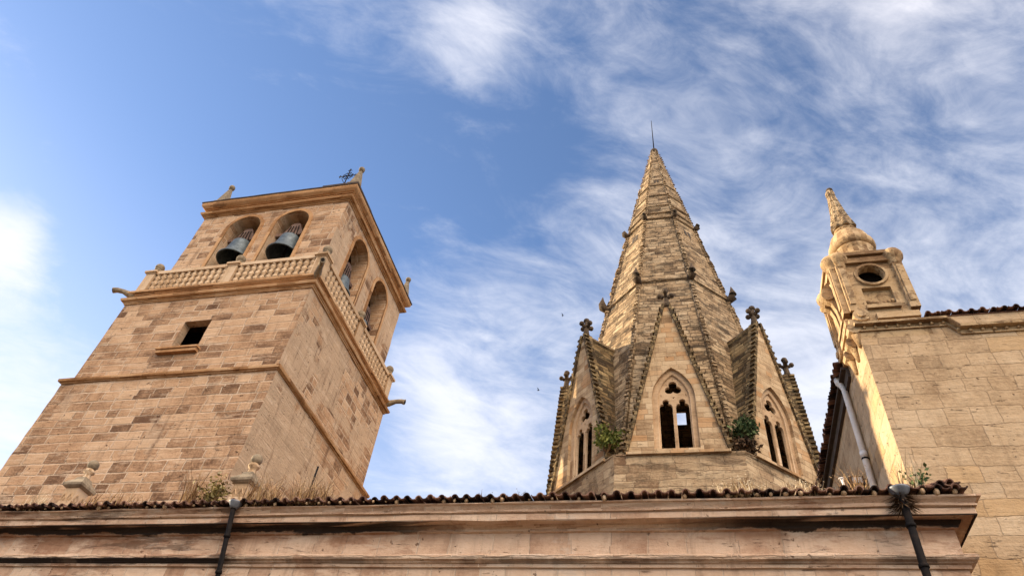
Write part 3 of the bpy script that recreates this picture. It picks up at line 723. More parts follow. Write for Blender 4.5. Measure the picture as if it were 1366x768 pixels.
def trefoil(cx, cz, r, off, n=12):
    pts = []
    for j in range(3):
        b = pi/2 + j*2*pi/3
        lx, lz = cx+off*cos(b), cz+off*sin(b)
        for i in range(n+1):
            th = b - radians(118) + radians(236)*i/n; pts.append((lx+r*cos(th), lz+r*sin(th)))
    return pts
def lancet(cx, w, z0, zs):
    pts = [(cx-w, z0), (cx+w, z0)]
    for i in range(7):
        th = pi/2*i/6; pts.append((cx+w - (w*0.50)*(1-cos(th)), zs + w*0.72*sin(th)))
    r = w*0.52; zc = zs+w*0.72+r*0.62
    for i in range(11):
        th = -radians(38) + radians(256)*i/10; pts.append((cx+r*cos(th), zc+r*sin(th)))
    for i in range(7):
        th = pi/2*(1-i/6); pts.append((cx-w + (w*0.50)*(1-cos(th)), zs + w*0.72*sin(th)))
    return pts
def crocketed(mb, k, s):
    """coping down one side of a gable with uneven crockets"""
    n, t_ = frame(k); L = GW+0.04
    a = loc(k, GA-0.02, s*L, GB+0.05); b = loc(k, GA-0.02, s*0.10, GH+0.05); d = (b-a).normalized(); side_ = n.cross(d).normalized()*(1 if True else 1)
    out = (t_*s - d*(t_*s).dot(d)).normalized()
    N = 30
    rs = []
    for i in range(N+1):
        P = a.lerp(b, i/N); w_ = 0.1
        jit = lambda: random.uniform(-0.012, 0.012)
        rs.append([P + n*(0.10+jit()) - out*0.05, P + n*(0.10+jit()) + out*(0.06+jit()), P - n*0.34 + out*(0.06+jit()), P - n*0.34 - out*0.05])
    mb.rings(rs)
    ln = (b-a).length; q = 0.15
    while q < ln-0.1:
        P = a + d*q + out*0.075 + n*0.0; s_ = 0.075*random.uniform(0.75, 1.2)
        mm = Matrix(((n.x, out.x, d.x, P.x), (n.y, out.y, d.y, P.y), (n.z, out.z, d.z, P.z), (0, 0, 0, 1))) @ Matrix.Rotation(random.uniform(-0.3, 0.3), 4, 'X')
        mb.rings([[mm @ Vector((x*(0.11 if h < 0.05 else 0.07), y*s_*0.9, h*1.0)) for x, y in ((-1, -1), (1, -1), (1, 1), (-1, 1))] for h in (-s_*0.55, 0.0, s_*0.5)])
        q += random.uniform(0.24, 0.30)
WIN_H = 0.60; WIN0, WINS, WINR = 15.38, 17.45, 1.22
for k in range(8):
    n, t_ = frame(k)
    F = frame_to(loc(k, GA-0.22, 0, 0), t_, (0, 0, 1))
    outline = ragged([(-GW, GB), (GW, GB), (0.10, GH), (-0.10, GH)], 0.4, 0.012)
    wo_ = gothic(0.0, WIN_H+0.17, WIN0-0.06, WINS, WINR+0.20)
    dm = plate('dormer', outline, [wo_], 0.40, M['gable'], SP, F, 0.0)
    dm['label'] = 'steep stone gable with a pointed two-light window'
    F2 = frame_to(loc(k, GA-0.25, 0, 0), t_, (0, 0, 1))
    wi_ = gothic(0.0, WIN_H, WIN0, WINS, WINR)
    fr = plate('window_frame', gothic(0.0, WIN_H+0.168, WIN0-0.058, WINS, WINR+0.198), [wi_], 0.20, M['pale'], None, F2, 0.03); attach(fr, dm)
    F3 = frame_to(loc(k, GA-0.30, 0, 0), t_, (0, 0, 1))
    holes = [lancet(-0.295, 0.245, WIN0+0.05, 17.17), lancet(0.295, 0.245, WIN0+0.05, 17.17), trefoil(0, 18.04, 0.165, 0.165),
             [(-0.06, 17.66), (0.0, 17.54), (0.06, 17.66)], [(-0.05, 18.42), (0.05, 18.42), (0, 18.53)],
             [(-0.52, 17.60), (-0.42, 17.70), (-0.43, 17.86)], [(0.52, 17.60), (0.43, 17.86), (0.42, 17.70)],
             [(-0.32, 18.10), (-0.20, 18.24), (-0.22, 18.30)], [(0.32, 18.10), (0.22, 18.30), (0.20, 18.24)]]
    tr = plate('tracery', wi_, holes, 0.13, M['pale'], None, F3, 0.012); attach(tr, dm)
    mb = MB()
    for s in (-1, 1): crocketed(mb, k, s)
    co = mb.build('coping', M['dormer_roof']); attach(co, dm)
    # roof behind the gable runs back into the spire
    mb = MB(); rid = loc(k, AP(GH)-0.1, 0, GH-0.02)
    for s in (-1, 1):
        p4 = [loc(k, GA-0.42, s*GW, GB), loc(k, AP(GB)-0.12, s*GW, GB), rid, loc(k, GA-0.42, 0, GH-0.02)]
        nn_ = (p4[1]-p4[0]).cross(p4[3]-p4[0]).normalized()
        if nn_.dot(t_*s) > 0: nn_ = -nn_
        mb.rings([p4, [v + nn_*0.12 for v in p4]])
    ro = mb.build('roof', M['dormer_roof']); attach(ro, dm)
    mb = MB(); mb.tube([loc(k, GA-0.3, 0, GH+0.06), loc(k, AP(GH)-0.05, 0, GH+0.05)], 0.09, 6); rr_ = mb.build('ridge', M['spire']); attach(rr_, dm)
    # sill under the gable
    qm = Matrix(((t_.x, n.x, 0, loc(k, GA, 0, 0).x), (t_.y, n.y, 0, loc(k, GA, 0, 0).y), (0, 0, 1, 0), (0, 0, 0, 1)))
    mb = MB(); mb.box(-GW-0.03, GW+0.03, -0.45, 0.20, GB-0.10, GB+0.0, qm); si = mb.build('sill', M['gable']); attach(si, dm)
    # finial: stem and leafy cross
    mb = MB(); P = loc(k, GA-0.15, 0, GH-0.05)
    mb.tube([P, P+Vector((0, 0, 0.30)), P+Vector((0, 0, 0.62)), P+Vector((0, 0, 0.95))], [0.20, 0.13, 0.10, 0.09], 8)
    for dv_ in (t_, -t_, n, -n):
        mb.tube([P+Vector((0, 0, 0.62)), P+dv_*0.15+Vector((0, 0, 0.66)), P+dv_*0.25+Vector((0, 0, 0.74))], [0.07, 0.085, 0.06], 7); mb.ball(P+dv_*0.26+Vector((0, 0, 0.74)), 0.115, 8)
    mb.ball(P+Vector((0, 0, 1.04)), 0.145, 8, 0.9)
    fi = mb.build('finial', M['darkstone']); attach(fi, dm)

# ================================================================== RIGHT CHURCH
RX, RY = 3.81, 12.0
N_ = thing('church_nave', 'buff stone church wall with baroque corner turret at the right edge', 'church', (RX, RY, 0))
mb = stack_box(rect(RX, 17, RY, 12.95), 0, 12.0, 0.46, 0.006); mb.build('front_wall', M['nave'], N_)
mb = MB(); mb.box(RX+0.012, 16.9, 12.95, 20.5, 0, 12.12); mb.build('side_wall', M['nave'], N_)
# stepped cornice with ball studs
segs = [((RX-0.0, 12.30), (5.52, 12.30)), ((5.52, 12.30), (5.70, 12.05)), ((5.70, 12.05), (17.0, 12.05))]
def corn_profile(): return [(0.0, -0.03), (0.04, -0.028), (0.045, 0.0), (0.025, 0.005), (0.03, 0.085), (0.15, 0.09), (0.16, 0.14), (0.03, 0.17), (0.0, 0.17)]
mb = MB(); path = [(RX-0.05, 12.21), (5.52, 12.21), (5.70, 11.96), (17.0, 11.96)]
rs = []
for (x, z) in path: rs.append([(x, RY-p+0.002, z+h) for p, h in corn_profile()] + [(x, RY+0.1, z+0.17), (x, RY+0.1, z-0.03)])
mb.rings(rs); CO = mb.build('cornice', M['turret'], N_)
stud0 = None; x = RX+0.14
while x < 8.2:
    zc = 12.21 if x < 5.5 else (12.21-(x-5.52)/0.18*0.25 if x < 5.7 else 11.96)
    if stud0 is None:
        mb = MB(); mb.ball((0, 0, 0), 0.036, 8); stud0 = o = mb.build('ball_stud', M['turret'])
    else:
        o = stud0.copy(); COL.objects.link(o)
    attach(o, CO); o.location = (x, RY-0.05, zc+0.045); x += 0.215
mb = MB(); mb.add([], [])
mb.box(5.21, 17, RY+0.004, RY+0.6, 12.0, 12.47); mb.build('parapet', M['nave'], N_)
mb = MB(); mb.box(RX+0.002, 5.21, RY+0.006, RY+1.45, 12.0, 12.44); mb.build('turret_base', M['turret'], N_)

def tile_rows(mb, p0, along, out, length, rows=3, pitch=0.21, slope=0.22, r=0.085, row_len=0.40, jit=0.012):
    """barrel tiles: covers with hollow ends towards 'out', channels between"""
    along = Vector(along).normalized(); out = Vector(out).normalized(); up = Vector((0, 0, 1)); n_ = int(length/pitch)
    back = (-out + up*slope).normalized(); nrm = along.cross(back)
    if nrm.z < 0: nrm = -nrm
    for i in range(n_):
        for half in (0, 1):
            base = Vector(p0) + along*(i+0.5*half)*pitch
            for rw in range(rows):
                q = base + back*(row_len*rw) + nrm*(0.045*0) + Vector((random.uniform(-jit, jit), random.uniform(-jit, jit), random.uniform(-jit, jit)*0.7))
                tw = random.uniform(-0.05, 0.05); sg = 6; rs = []
                ddir = (back + along*tw).normalized()
                for e, (dist, rad, lift) in enumerate(((-random.uniform(0.0, 0.05), r, 0.03), (row_len+0.08, r*0.82, 0.0))):
                    C_ = q + ddir*dist + nrm*lift
                    o_, i_ = [], []
                    for a in range(sg+1):
                        th = pi*a/sg
                        if half == 0: vx, vn = cos(th), sin(th)
                        else: vx, vn = cos(th)*0.95, -sin(th)*0.42+0.22
                        o_.append(C_ + along*vx*rad + nrm*vn*rad); i_.append(C_ + along*vx*(rad-0.014) + nrm*(vn*rad - (0.014 if half == 0 else -0.014)))
                    rs.append(o_ + i_[::-1])
                mb.rings(rs)
mb = MB(); mb.add([(5.2, RY-0.02, 12.475), (17, RY-0.02, 12.475), (17, 13.5, 12.80), (5.2, 13.5, 12.80), (5.2, RY-0.02, 12.462), (17, RY-0.02, 12.462), (17, 13.5, 12.462), (5.2, 13.5, 12.462)],
       [(0, 1, 2, 3), (7, 6, 5, 4), (0, 4, 5, 1), (1, 5, 6, 2), (2, 6, 7, 3), (3, 7, 4, 0)]); mb.build('tile_bed', M['tile'], N_)
mb = MB(); tile_rows(mb, (5.24, RY-0.06, 12.49), (1, 0, 0), (0, -1, 0), 11.6, 3, 0.205, 0.22, 0.056, 0.40, 0.007)
mb.build('roof_tiles', M['tile'], N_)
# side eave: tiles facing the tower, over a dark board
mb = MB(); tile_rows(mb, (RX-0.24, 13.46, 12.46), (0, 1, 0), (-1, 0, 0), 7.0, 4, 0.215)
mb.build('eave_tiles', M['tile'], N_)
mb = MB(); mb.box(RX-0.16, RX+0.2, 13.40, 20.5, 12.34, 12.40); mb.box(RX-0.06, RX+0.012, 13.40, 20.5, 12.12, 12.34); mb.build('eave_board', M['dark'], N_)
mb = MB(); mb.add([(RX-0.1, 13.42, 12.44), (RX-0.1, 20.5, 12.44), (9, 20.5, 13.6), (9, 13.42, 13.6), (RX-0.1, 13.42, 12.36), (RX-0.1, 20.5, 12.36), (9, 20.5, 12.36), (9, 13.42, 12.36)],
                  [(0, 1, 2, 3), (7, 6, 5, 4), (0, 4, 5, 1), (1, 5, 6, 2), (2, 6, 7, 3), (3, 7, 4, 0)]); mb.build('roof_deck', M['tile'], N_)
# white downpipe
mb = MB(); X_ = RX-0.075; Yp = 13.96
mb.tube([(RX-0.16, Yp, 12.50), (RX-0.15, Yp, 12.38), (X_, Yp, 12.20), (X_, Yp, 7.6)], [0.085, 0.085, 0.065, 0.065], 12)
mb.tube([(X_, Yp, 10.40), (X_, Yp, 10.52)], 0.076, 12)
DP = mb.build('downpipe', M['white_pipe'], N_)
mb = MB(); mb.tube([(X_, Yp, 10.33), (X_, Yp, 10.37)], 0.072, 12); mb.box(X_, RX+0.02, Yp-0.012, Yp+0.012, 10.33, 10.37); cl_ = mb.build('clamp', M['iron']); attach(cl_, DP)

# ---- turret on the corner
TX, TY, TW = 4.50, 12.72, 0.70
TR = MB(); TR.box(TX-TW+0.34, TX+TW-0.10, TY-TW+0.40, TY+TW-0.10, 12.40, 14.62)
TRo = TR.build('turret', M['turret'], N_)
def tpart(mb, name, mat='turret'):
    o = mb.build(name, M[mat]); attach(o, TRo); return o
# front panel with the oculus, same on the left flank
for F_, nm in ((frame_to((TX, TY-TW+0.10, 0), (1, 0, 0), (0, 0, 1)), 'front'), (frame_to((TX-TW+0.04, TY, 0), (0, -1, 0), (0, 0, 1)), 'flank')):
    hole = [(0.0+0.27*cos(2*pi*i/24), 13.92+0.27*sin(2*pi*i/24)) for i in range(24)]
    pan = [(-0.30+0, 12.95), (0.30, 12.95), (0.30, 13.52), (-0.30, 13.52)]
    pl = plate('panel', [(-TW+0.18, 12.44), (TW-0.18, 12.44), (TW-0.18, 14.55), (-TW+0.18, 14.55)], [hole, pan], 0.16, M['turret'], None, F_); attach(pl, TRo)
    mb = MB(); mb.box(-0.33, 0.33, 12.92, 13.55, -0.09, -0.03, F_); tpart(mb, 'panel_field')
    mb = MB()
    ring = lambda r, d: [F_ @ Vector((r*cos(2*pi*i/24), 13.92+r*sin(2*pi*i/24), d)) for i in range(24)]
    mb.rings([ring(0.36, 0.07), ring(0.35, 0.13), ring(0.29, 0.13), ring(0.27, 0.02)], caps=(False, False)); tpart(mb, 'oculus_rim')
    mb = MB(); mb.rings([ring(0.40, -0.30), ring(0.40, -0.24)]); tpart(mb, 'oculus_recess', 'iron')
    mb = MB(); mb.ball(F_ @ Vector((0.02, 13.76, -0.16)), 0.12, 10, 0.8); tpart(mb, 'oculus_carving', 'greystone')
    for s in (-1, 1):
        mb = MB()
        mb.box(s*0.60-0.10, s*0.60+0.10, 12.78, 14.22, 0.0, 0.17, F_ @ Matrix(((1, 0, 0, 0), (0, 1, 0, 0), (0, 0, 1, 0), (0, 0, 0, 1))))
        mb.box(s*0.60-0.055, s*0.60+0.055, 12.96, 14.12, 0.17, 0.20, F_)
        tpart(mb, 'pilaster')
    for s in (-1, 1):      # scrolled capitals, rolls facing outwards
        mb = MB()
        ax_ = (F_.to_3x3() @ Vector((0, 0, 1)))
        def capring(rx, ry, z, rd): return [F_ @ Vector((s*0.59 + rx*cos(2*pi*i/16), z, rd*0.0 + 0.04 + ry*sin(2*pi*i/16))) for i in range(16)]
        mb.rings([capring(0.11, 0.14, 14.16, 0), capring(0.15, 0.18, 14.22, 0), capring(0.13, 0.16, 14.26, 0), capring(0.17, 0.20, 14.32, 0), capring(0.23, 0.25, 14.42, 0), capring(0.24, 0.26, 14.50, 0), capring(0.20, 0.22, 14.60, 0), capring(0.12, 0.14, 14.66, 0)], smooth=True)
        tpart(mb, 'volute')
    for bx_, nm_ in (((-0.46, 0.46, 14.30, 14.46, 0.06, 0.16), 'frieze'), ((-0.5, 0.5, 14.52, 14.62, 0.05, 0.20), 'lintel'), ((-0.34, 0.34, 12.84, 12.94, 0.06, 0.16), 'panel_sill'), ((-0.22, 0.62, 12.50, 12.66, 0.06, 0.18), 'plinth_roll')):
        mb = MB(); mb.box(*bx_, F_); tpart(mb, nm_)
    mb = MB(); cpt = F_ @ Vector((-0.52, 12.62, 0.10)); mb.tube([cpt - ax_*0.2, cpt + ax_*0.10], 0.17, 14, False); mb.tube([cpt + ax_*0.09, cpt + ax_*0.14], 0.085, 10, False); tpart(mb, 'foot_scroll')
    # hanging leaf swag in the panel
    mb = MB()
    for i in range(7):
        xx = -0.24+i*0.08; mb.ball(F_ @ Vector((xx, 13.03+0.10*abs(i-3)/3+random.uniform(-.01, .01), 0.02)), 0.06, 7)
    tpart(mb, 'swag')
# scrolled buttress on the left flank
prof = [(0, 14.30), (-0.12, 14.26), (-0.25, 14.08), (-0.30, 13.85), (-0.24, 13.68), (-0.14, 13.60), (-0.08, 13.35), (-0.06, 12.9), (0, 12.6)]
for yy in (TY-0.20, TY+0.05):
    mb = MB(); mb.rings([[(TX-TW-0.02+x, yy, z) for x, z in prof], [(TX-TW-0.02+x, yy+0.14, z) for x, z in prof]])
    tpart(mb, 'buttress')
mb = MB(); c_ = Vector((TX-TW-0.20, TY-0.1, 13.82)); mb.tube([c_+Vector((0, -0.14, 0)), c_+Vector((0, 0.34, 0))], 0.14, 12, False)
tpart(mb, 'buttress_scroll')
for yy, zz_ in ((RY+0.06, 12.28), (RY+0.45, 12.22), (RY+0.85, 12.20)):
    mb = MB(); c_ = Vector((RX-0.06, yy, zz_)); mb.tube([c_+Vector((0, -0.11, 0.0)), c_+Vector((0, 0.11, 0.0))], 0.14, 10, False)
    mb.tube([c_+Vector((0.02, 0, -0.05)), c_+Vector((0.05, 0, -0.45))], [0.11, 0.05], 8)
    tpart(mb, 'corbel')
mb = MB(); mb.box(RX-0.10, RX+0.2, RY-0.02, RY+1.4, 12.40, 12.55)
tpart(mb, 'base_slab')
# upper drum, dome and spirelet
ph = pi/8
mb = MB(); mb.lathe([(0.70, 14.58), (0.72, 14.64), (0.71, 14.70), (0.60, 14.76), (0.528, 14.80), (0.480, 14.95), (0.448, 15.15), (0.448, 15.30), (0.480, 15.35), (0.456, 15.40)], (TX+0.05, TY, 0), 24, None, True)
tpart(mb, 'upper_drum')
mb = MB(); mb.lathe([(0.456, 15.38), (0.528, 15.43), (0.552, 15.52), (0.544, 15.60), (0.496, 15.66), (0.488, 15.74), (0.432, 15.92), (0.336, 16.06), (0.264, 16.13), (0.248, 16.17), (0.280, 16.20), (0.272, 16.25), (0.232, 16.28)], (TX+0.05, TY, 0), 24, None, True)
tpart(mb, 'dome')
mb = MB(); rr = []
for r, z in ((0.30, 16.26), (0.28, 16.40), (0.235, 16.65), (0.19, 16.95), (0.145, 17.35), (0.115, 17.65), (0.105, 17.80), (0.12, 17.86), (0.105, 17.94), (0.07, 18.04)):
    rr.append([(TX+0.05+(z-16.2)*-0.012+r*(1+0.10*cos(8*2*pi*i/32)+random.uniform(-.05, .05))*cos(2*pi*i/32), TY+r*(1+0.10*cos(8*2*pi*i/32))*sin(2*pi*i/32), z) for i in range(32)])
mb.rings(rr, smooth=True); tpart(mb, 'spirelet', 'spire')
mb = MB(); mb.ball((TX+0.05, TY, 18.07), 0.095, 8, 0.9); tpart(mb, 'tip_stone', 'darkstone')

# ================================================================== LOW FRONT
FX1, FY = 3.62, 10.26
FB = thing('low_church_front', 'low stained stone front with tiled eave running across the foreground', 'building', (-8, FY, 0))
FP = rect(-24.0, FX1, FY, 13.2)
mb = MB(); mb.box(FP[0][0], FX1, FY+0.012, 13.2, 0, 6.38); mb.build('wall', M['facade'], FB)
mb = MB(); moulding(mb, FP, [(-0.012, 6.28), (0.03, 6.285), (0.035, 6.335), (0.06, 6.34), (0.075, 6.36), (0.12, 6.375), (0.135, 6.40), (0.135, 6.43), (0.115, 6.455), (0.03, 6.47), (0.0, 6.50)], 0.62, 0.005); mb.build('ledge', M['facade'], FB)
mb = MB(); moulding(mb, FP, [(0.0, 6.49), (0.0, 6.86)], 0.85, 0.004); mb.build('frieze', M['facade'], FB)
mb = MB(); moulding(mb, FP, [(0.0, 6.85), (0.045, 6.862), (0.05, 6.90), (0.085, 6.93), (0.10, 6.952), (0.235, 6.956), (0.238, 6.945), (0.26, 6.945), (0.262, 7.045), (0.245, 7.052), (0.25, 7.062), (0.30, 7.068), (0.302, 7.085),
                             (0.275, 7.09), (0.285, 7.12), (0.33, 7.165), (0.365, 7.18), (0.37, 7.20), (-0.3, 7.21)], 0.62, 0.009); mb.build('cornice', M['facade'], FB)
mb = MB(); tile_rows(mb, (-23.6, 9.84, 7.225), (1, 0, 0), (0, -1, 0), 27.55, 3, 0.205, 0.22, 0.060, 0.40, 0.014)
# broken heap of hip tiles at the right end
for i in range(4):
    tile_rows(mb, (3.80+0.015*i, 10.02+i*0.42, 7.27+i*0.09), (0.15, 1, 0), (1, -0.1, 0), 0.42, 1, 0.2, 0.3, 0.062, 0.36, 0.02)
for k_, (a_, b_, c_) in enumerate(((3.52, 9.86, 7.29), (3.62, 9.90, 7.35), (3.74, 9.93, 7.31))):
    tile_rows(mb, (a_, b_, c_), (1, 0.25*k_, 0), (0.45*k_+0.1, -1, 0), 0.21, 1, 0.2, 0.30+0.12*k_, 0.062, 0.34, 0.03)
mb.build('roof_tiles', M['tile'], FB)
mb = MB()
for i in range(134):      # lumps of bedding mortar under the covers
    if random.random() < 0.72:
        x = -23.6 + (i+random.uniform(-0.12, 0.12))*0.205; w_ = random.uniform(0.018, 0.045); h_ = random.uniform(0.02, 0.05)
        mb.ball((x, 9.88+random.uniform(-0.02, 0.02), 7.225+h_*0.3), w_, 7, random.uniform(0.6, 1.3))
tag(mb.build('bedding_mortar', M['pale'], FB), kind='stuff')
mb = MB(); mb.add([(-24, 10.0, 7.22), (3.75, 10.0, 7.22), (3.75, 13.6, 8.05), (-24, 13.6, 8.05), (-24, 10.0, 7.205), (3.75, 10.0, 7.205), (3.75, 13.6, 7.205), (-24, 13.6, 7.205)],
                  [(0, 1, 2, 3), (7, 6, 5, 4), (0, 4, 5, 1), (1, 5, 6, 2), (2, 6, 7, 3), (3, 7, 4, 0)]); mb.build('roof_deck', M['tile'], FB)
# pinnacles with balls standing on the roof
for x in (-13.02, -8.86):
    y = 11.3; mb = MB(); hb = 0.165
    mb.rings([[(x+sx*w_, y+sy_*w_, z) for sx, sy_ in ((-1, -1), (1, -1), (1, 1), (-1, 1))] for w_, z in ((hb+0.03, 7.3), (hb+0.03, 7.9), (hb, 7.95), (hb, 8.45))])
    for s in (-0.08, 0.08):
        mb.rings([[(x+s+dx_*0.065, y-hb-0.002, 8.20+dz_*0.13), (x+s+dx_*0.045, y-hb-0.02, 8.20+dz_*0.09)] for dx_, dz_ in ((-1, 0), (0, 1), (1, 0), (0, -1), (-1, 0))], closed=False, caps=(False, False))
        mb.rings([[(x+hb+0.002, y+s+dx_*0.065, 8.20+dz_*0.13), (x+hb+0.02, y+s+dx_*0.045, 8.20+dz_*0.09)] for dx_, dz_ in ((-1, 0), (0, 1), (1, 0), (0, -1), (-1, 0))], closed=False, caps=(False, False))
    po = mb.build('pinnacle', M['pale'], FB)
    mb = MB(); q = lambda s, z: [(x-s, y-s, z), (x+s, y-s, z), (x+s, y+s, z), (x-s, y+s, z)]
    mb.rings([q(0.19, 8.44), q(0.245, 8.48), q(0.25, 8.53), q(0.20, 8.60), q(0.14, 8.66), q(0.11, 8.74)]); c1_ = mb.build('cap', M['greystone']); attach(c1_, po)
    mb = MB(); mb.lathe([(0.11, 8.72), (0.085, 8.78), (0.075, 8.86), (0.12, 8.90), (0.125, 8.94), (0.075, 8.99)], (x, y, 0), 12); c2_ = mb.build('neck', M['pale']); attach(c2_, po)
    mb = MB(); mb.ball((x, y, 9.09), 0.125); c3_ = mb.build('ball', M['greystone']); attach(c3_, po)
# black downpipes with zinc hoppers
for x, lab in ((-7.78, 'l'), (2.955, 'r')):
    mb = MB()
    yb, rp = (10.16, 0.042) if lab == 'l' else (9.86, 0.052)
    mb.tube([(x, 9.82, 7.22), (x, yb, 6.05), (x, yb, 5.0), (x, yb, 0.1)], rp, 12)
    for f_ in (0.42, 0.9):
        yk, zk = 9.82+(yb-9.82)*f_, 7.22-1.17*f_; mb.tube([(x, yk, zk), (x, yk+(yb-9.82)*0.04, zk-0.05)], rp+0.014, 12)
    dpo = mb.build('downpipe', M['iron'], FB)
    mb = MB(); mb.lathe([(0.06, 7.14), (0.08, 7.18), (0.115, 7.24), (0.12, 7.26), (0.10, 7.265), (0.04, 7.21)] if lab == 'l' else [(0.07, 7.14), (0.10, 7.18), (0.14, 7.24), (0.145, 7.265), (0.125, 7.27), (0.05, 7.21)], (x, 9.84, 0), 16); ho = mb.build('hopper', M['zinc']); attach(ho, dpo)
    if lab == 'r':
        mb = MB()
        for i in range(170):
            a = random.uniform(0, 2*pi); z = random.uniform(6.98, 7.2); r = random.uniform(0.10, 0.24)
            p0 = Vector((x+0.06*cos(a), 9.86+0.06*sin(a), z)); p1 = p0 + Vector((r*cos(a), r*sin(a)*0.8, -random.uniform(0.0, 0.16)))
            w_ = Vector((-sin(a), cos(a), 0))*0.012
            mb.add([p0-w_, p0+w_, p1], [(0, 1, 2)])
        bo_ = mb.build('dead_growth', M['dead']); attach(bo_, dpo)

# ------------------------------------------------------------------ small things on the roofs
mb = MB(); mb.tube([(-7.12, 10.9, 7.40), (-7.09, 10.9, 8.62)], [0.022, 0.02], 6)
tag(mb.build('iron_rod', M['iron']), 'thin black iron rod standing up from the roof below the tower', 'iron rod')
fl = thing('floodlight', 'small dark floodlight on a bracket on the tiles left of the white downpipe', 'floodlight', (2.52, 10.45, 7.4))
mb = MB(); mb.box(2.46, 2.68, 10.36, 10.52, 7.66, 7.80); mb.build('housing', M['iron'], fl)
mb = MB(); mb.tube([(2.70, 10.44, 7.45), (2.72, 10.44, 7.78), (2.66, 10.44, 7.80)], 0.018, 6); mb.tube([(2.48, 10.44, 7.4), (2.48, 10.44, 7.68)], 0.015, 6); mb.build('bracket', M['iron'], fl)
mb = MB(); mb.box(2.50, 2.64, 10.352, 10.36, 7.685, 7.775); mb.build('glass', M['zinc'], fl)
mb = MB(); mb.tube([(2.36, 10.42, 7.35), (2.36, 10.42, 7.78)], 0.03, 8); mb.tube([(2.36, 10.42, 7.78), (2.36, 10.42, 7.80)], 0.038, 8)
tag(mb.build('vent_pipe', M['white_pipe']), 'short white vent pipe standing on the tiles beside the floodlight', 'vent pipe')

def blade(mb, p, h, lean, w, az, segs=3):
    d = Vector((cos(az), sin(az), 0)); s = Vector((-sin(az), cos(az), 0))
    L, R = [], []
    for i in range(segs+1):
        f = i/segs; c = p + d*lean*f*f + Vector((0, 0, h*f*(1-0.15*f*lean/max(h, .01)))); ww = w*(1-f*0.9)
        L.append(c - s*ww); R.append(c + s*ww)
    mb.rings([L, R], closed=False, caps=(False, False))
def dry_tuft(name, label, c, h, rad, n, mat, group='dry weeds along the roof edge'):
    mb = MB(); c = Vector(c)
    for i in range(n):
        a = random.uniform(0, 2*pi); r = rad*sqrt(random.random()); p = c + Vector((r*cos(a), r*sin(a)*0.5, 0))
        hh = h*random.uniform(0.45, 1.0)*(1-0.4*r/rad); az = random.uniform(0, 2*pi)
        blade(mb, p, hh, hh*random.uniform(0.1, 0.6), 0.010, az)
        if random.random() < 0.3:
            t_ = p + Vector((cos(az), sin(az), 0))*hh*0.3 + Vector((0, 0, hh*0.85)); q = 0.012
            for j in range(3):
                o_ = Vector((random.uniform(-1, 1), random.uniform(-1, 1), random.uniform(-1, 1)))*0.04
                mb.add([t_+o_+Vector((-q, 0, 0)), t_+o_+Vector((q, 0, -q*0.4)), t_+o_+Vector((0, q, q*1.4))], [(0, 1, 2)])
    return tag(mb.build(name, mat, fix=False), label, 'weed', group)
def leafy(name, label, c, h, rad, n, leafmat, stemmat, cat='shrub', leaf=0.06, squash=1.0):
    t_ = thing(name, label, cat, c); c = Vector(c); sm = MB(); lm = MB()
    ns = max(5, n//24); tips = []
    for i in range(ns):
        a = random.uniform(0, 2*pi); r = rad*random.uniform(0.1, 1.0); e = c + Vector((r*cos(a), r*sin(a)*0.7, h*random.uniform(0.45, 1.0)*(1-0.35*r/rad)))
        m_ = c.lerp(e, 0.5) + Vector((0, 0, h*0.08)); sm.tube([c, m_, e], [0.014, 0.009, 0.004], 5); tips.append((m_, e))
    for i in range(n):
        m_, e = random.choice(tips); p = m_.lerp(e, random.uniform(-0.3, 1.1)) + Vector((random.gauss(0, 1), random.gauss(0, 1), random.gauss(0, 1)))*rad*0.16
        d = Vector((random.gauss(0, 1), random.gauss(0, 1), random.gauss(0.4, 0.8))).normalized(); s = d.cross(Vector((random.random(), random.random(), random.random()))).normalized()
        l_ = leaf*random.uniform(0.6, 1.4)
        lm.add([p, p+d*l_*0.5+s*l_*0.25, p+d*l_, p+d*l_*0.5-s*l_*0.25], [(0, 1, 2, 3)])
    sm.build('stem', stemmat, t_); lm.build('foliage', leafmat, t_, fix=False); return t_
RZ = lambda y: 7.22 + (y-10.0)*0.23
dry_tuft('dry_weed', 'tall thin brown weed on the roof left of the round bush', (-8.95, 10.05, RZ(10.05)), 1.15, 0.20, 130, M['dry'])
dry_tuft('dry_weed', 'reddish dry grass tuft right of the ball pinnacle at the tower corner', (-7.47, 10.05, RZ(10.05)), 0.85, 0.42, 230, M['dry'])
dry_tuft('dry_weed', 'dry grass tuft at the foot of the iron rod', (-6.47, 10.05, RZ(10.05)), 0.82, 0.42, 240, M['dry'])
dry_tuft('dry_weed', 'faint dry grass tuft left of the leftmost ball pinnacle', (-12.42, 10.05, RZ(10.05)), 0.66, 0.28, 90, M['straw'])
dry_tuft('dry_weed', 'low brown weeds on the tiles between the two ball pinnacles', (-10.43, 10.05, RZ(10.05)), 0.46, 0.80, 170, M['dry'])
dry_tuft('dry_weed', 'few thin stalks rising against the sky near the middle of the eave', (-3.27, 10.05, RZ(10.05)), 0.46, 0.10, 10, M['dead'])
dry_tuft('dry_weed', 'low row of stalks against the sky just left of the spire base', (-2.68, 10.05, RZ(10.05)), 0.28, 0.25, 16, M['dead'])
dry_tuft('dry_weed', 'pale straw weeds on the tiles below the right dormer', (0.82, 10.05, RZ(10.05)), 0.48, 0.38, 260, M['straw'])
dry_tuft('dry_weed', 'pale orange straw tuft left of the floodlight', (1.69, 10.05, RZ(10.05)), 0.50, 0.30, 150, M['straw'])
dry_tuft('dry_weed', 'tall pale stalks at the corner of the sunlit church pier', (3.18, 10.05, RZ(10.05)), 1.0, 0.20, 45, M['straw'])
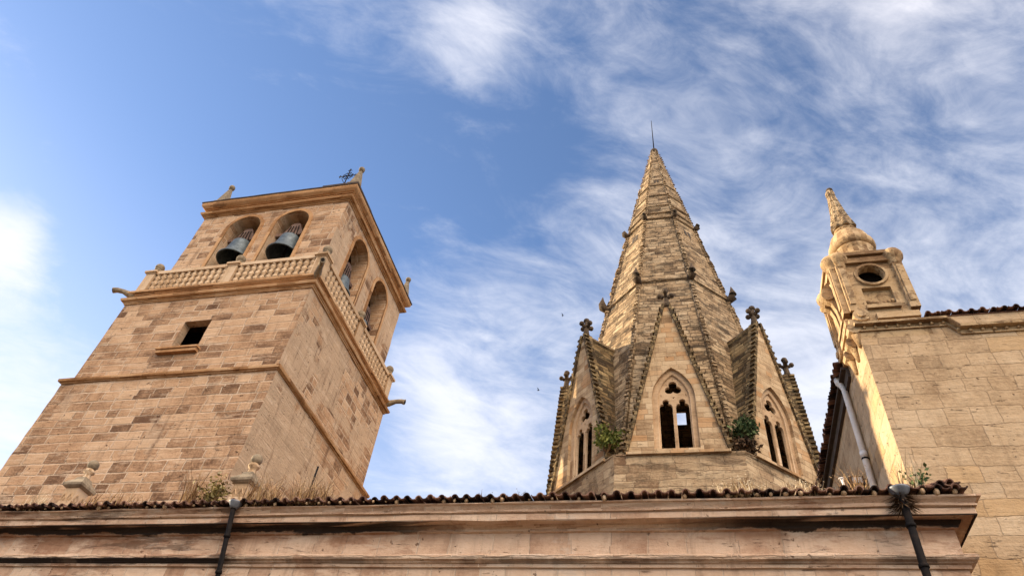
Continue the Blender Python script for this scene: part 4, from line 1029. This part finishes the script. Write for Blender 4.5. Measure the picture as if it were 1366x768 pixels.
dry_tuft('dry_weed', 'dry tuft between the vent pipe and the white downpipe', (2.42, 10.05, RZ(10.05)), 0.75, 0.22, 90, M['dry'])
leafy('round_bush', 'rounded yellow-brown bush on the roof left of the tower corner pinnacle', (-8.48, 10.05, RZ(10.05)-0.05), 0.85, 0.36, 600, M['olive'], M['dry'], 'bush', 0.075)
leafy('green_weed', 'small green weed on the tiles right of the round hopper', (3.27, 10.05, RZ(10.05)), 0.55, 0.26, 70, M['darkgreen'], M['dry'], 'weed', 0.085)
leafy('spire_shrub', 'bright yellow-green shrub growing between the left and front gables of the spire', (-2.62, 21.05, 15.30), 1.25, 0.62, 900, M['green'], M['dry'], 'shrub', 0.15)
leafy('spire_shrub', 'dark green shrub growing between the front and right gables of the spire', (2.12, 21.0, 15.65), 0.80, 0.55, 700, M['darkgreen'], M['dead'], 'shrub', 0.15)
leafy('dead_shrub', 'withered brown growth hanging under the dark green shrub', (2.05, 20.95, 14.85), 1.0, 0.48, 520, M['dead'], M['dead'], 'dead shrub', 0.16)
# two small birds far off
for (x, y, z), lab in (((-8.6, 40, 40.8), 'tiny dark bird in the sky left of the spire, the higher one'), ((-10.06, 40, 33.3), 'tiny dark bird in the sky near the left dormer, the lower one')):
    mb = MB(); P = Vector((0, 0, 0)); mb.tube([P+Vector((-0.16, 0, 0)), P+Vector((-0.05, 0, 0.01)), P+Vector((0.08, 0, 0)), P+Vector((0.2, 0, -0.01))], [0.012, 0.05, 0.045, 0.01], 7)
    for s in (-1, 1):
        w0, w1, w2 = P+Vector((0.04, s*0.03, 0.02)), P+Vector((-0.02, s*0.22, 0.14)), P+Vector((-0.12, s*0.40, 0.10))
        mb.rings([[w0+Vector((0.05, 0, 0)), w0-Vector((0.06, 0, 0)), w0+Vector((0, 0, 0.01))], [w1+Vector((0.04, 0, 0)), w1-Vector((0.05, 0, 0)), w1+Vector((0, 0, 0.008))], [w2+Vector((0.005, 0, 0)), w2-Vector((0.01, 0, 0)), w2+Vector((0, 0, 0.002))]])
    mb.v = [tuple(Vector((x, y, z)) + Vector(q_)*0.6) for q_ in mb.v]
    tag(mb.build('bird', M['iron']), lab, 'bird', 'birds in the sky')
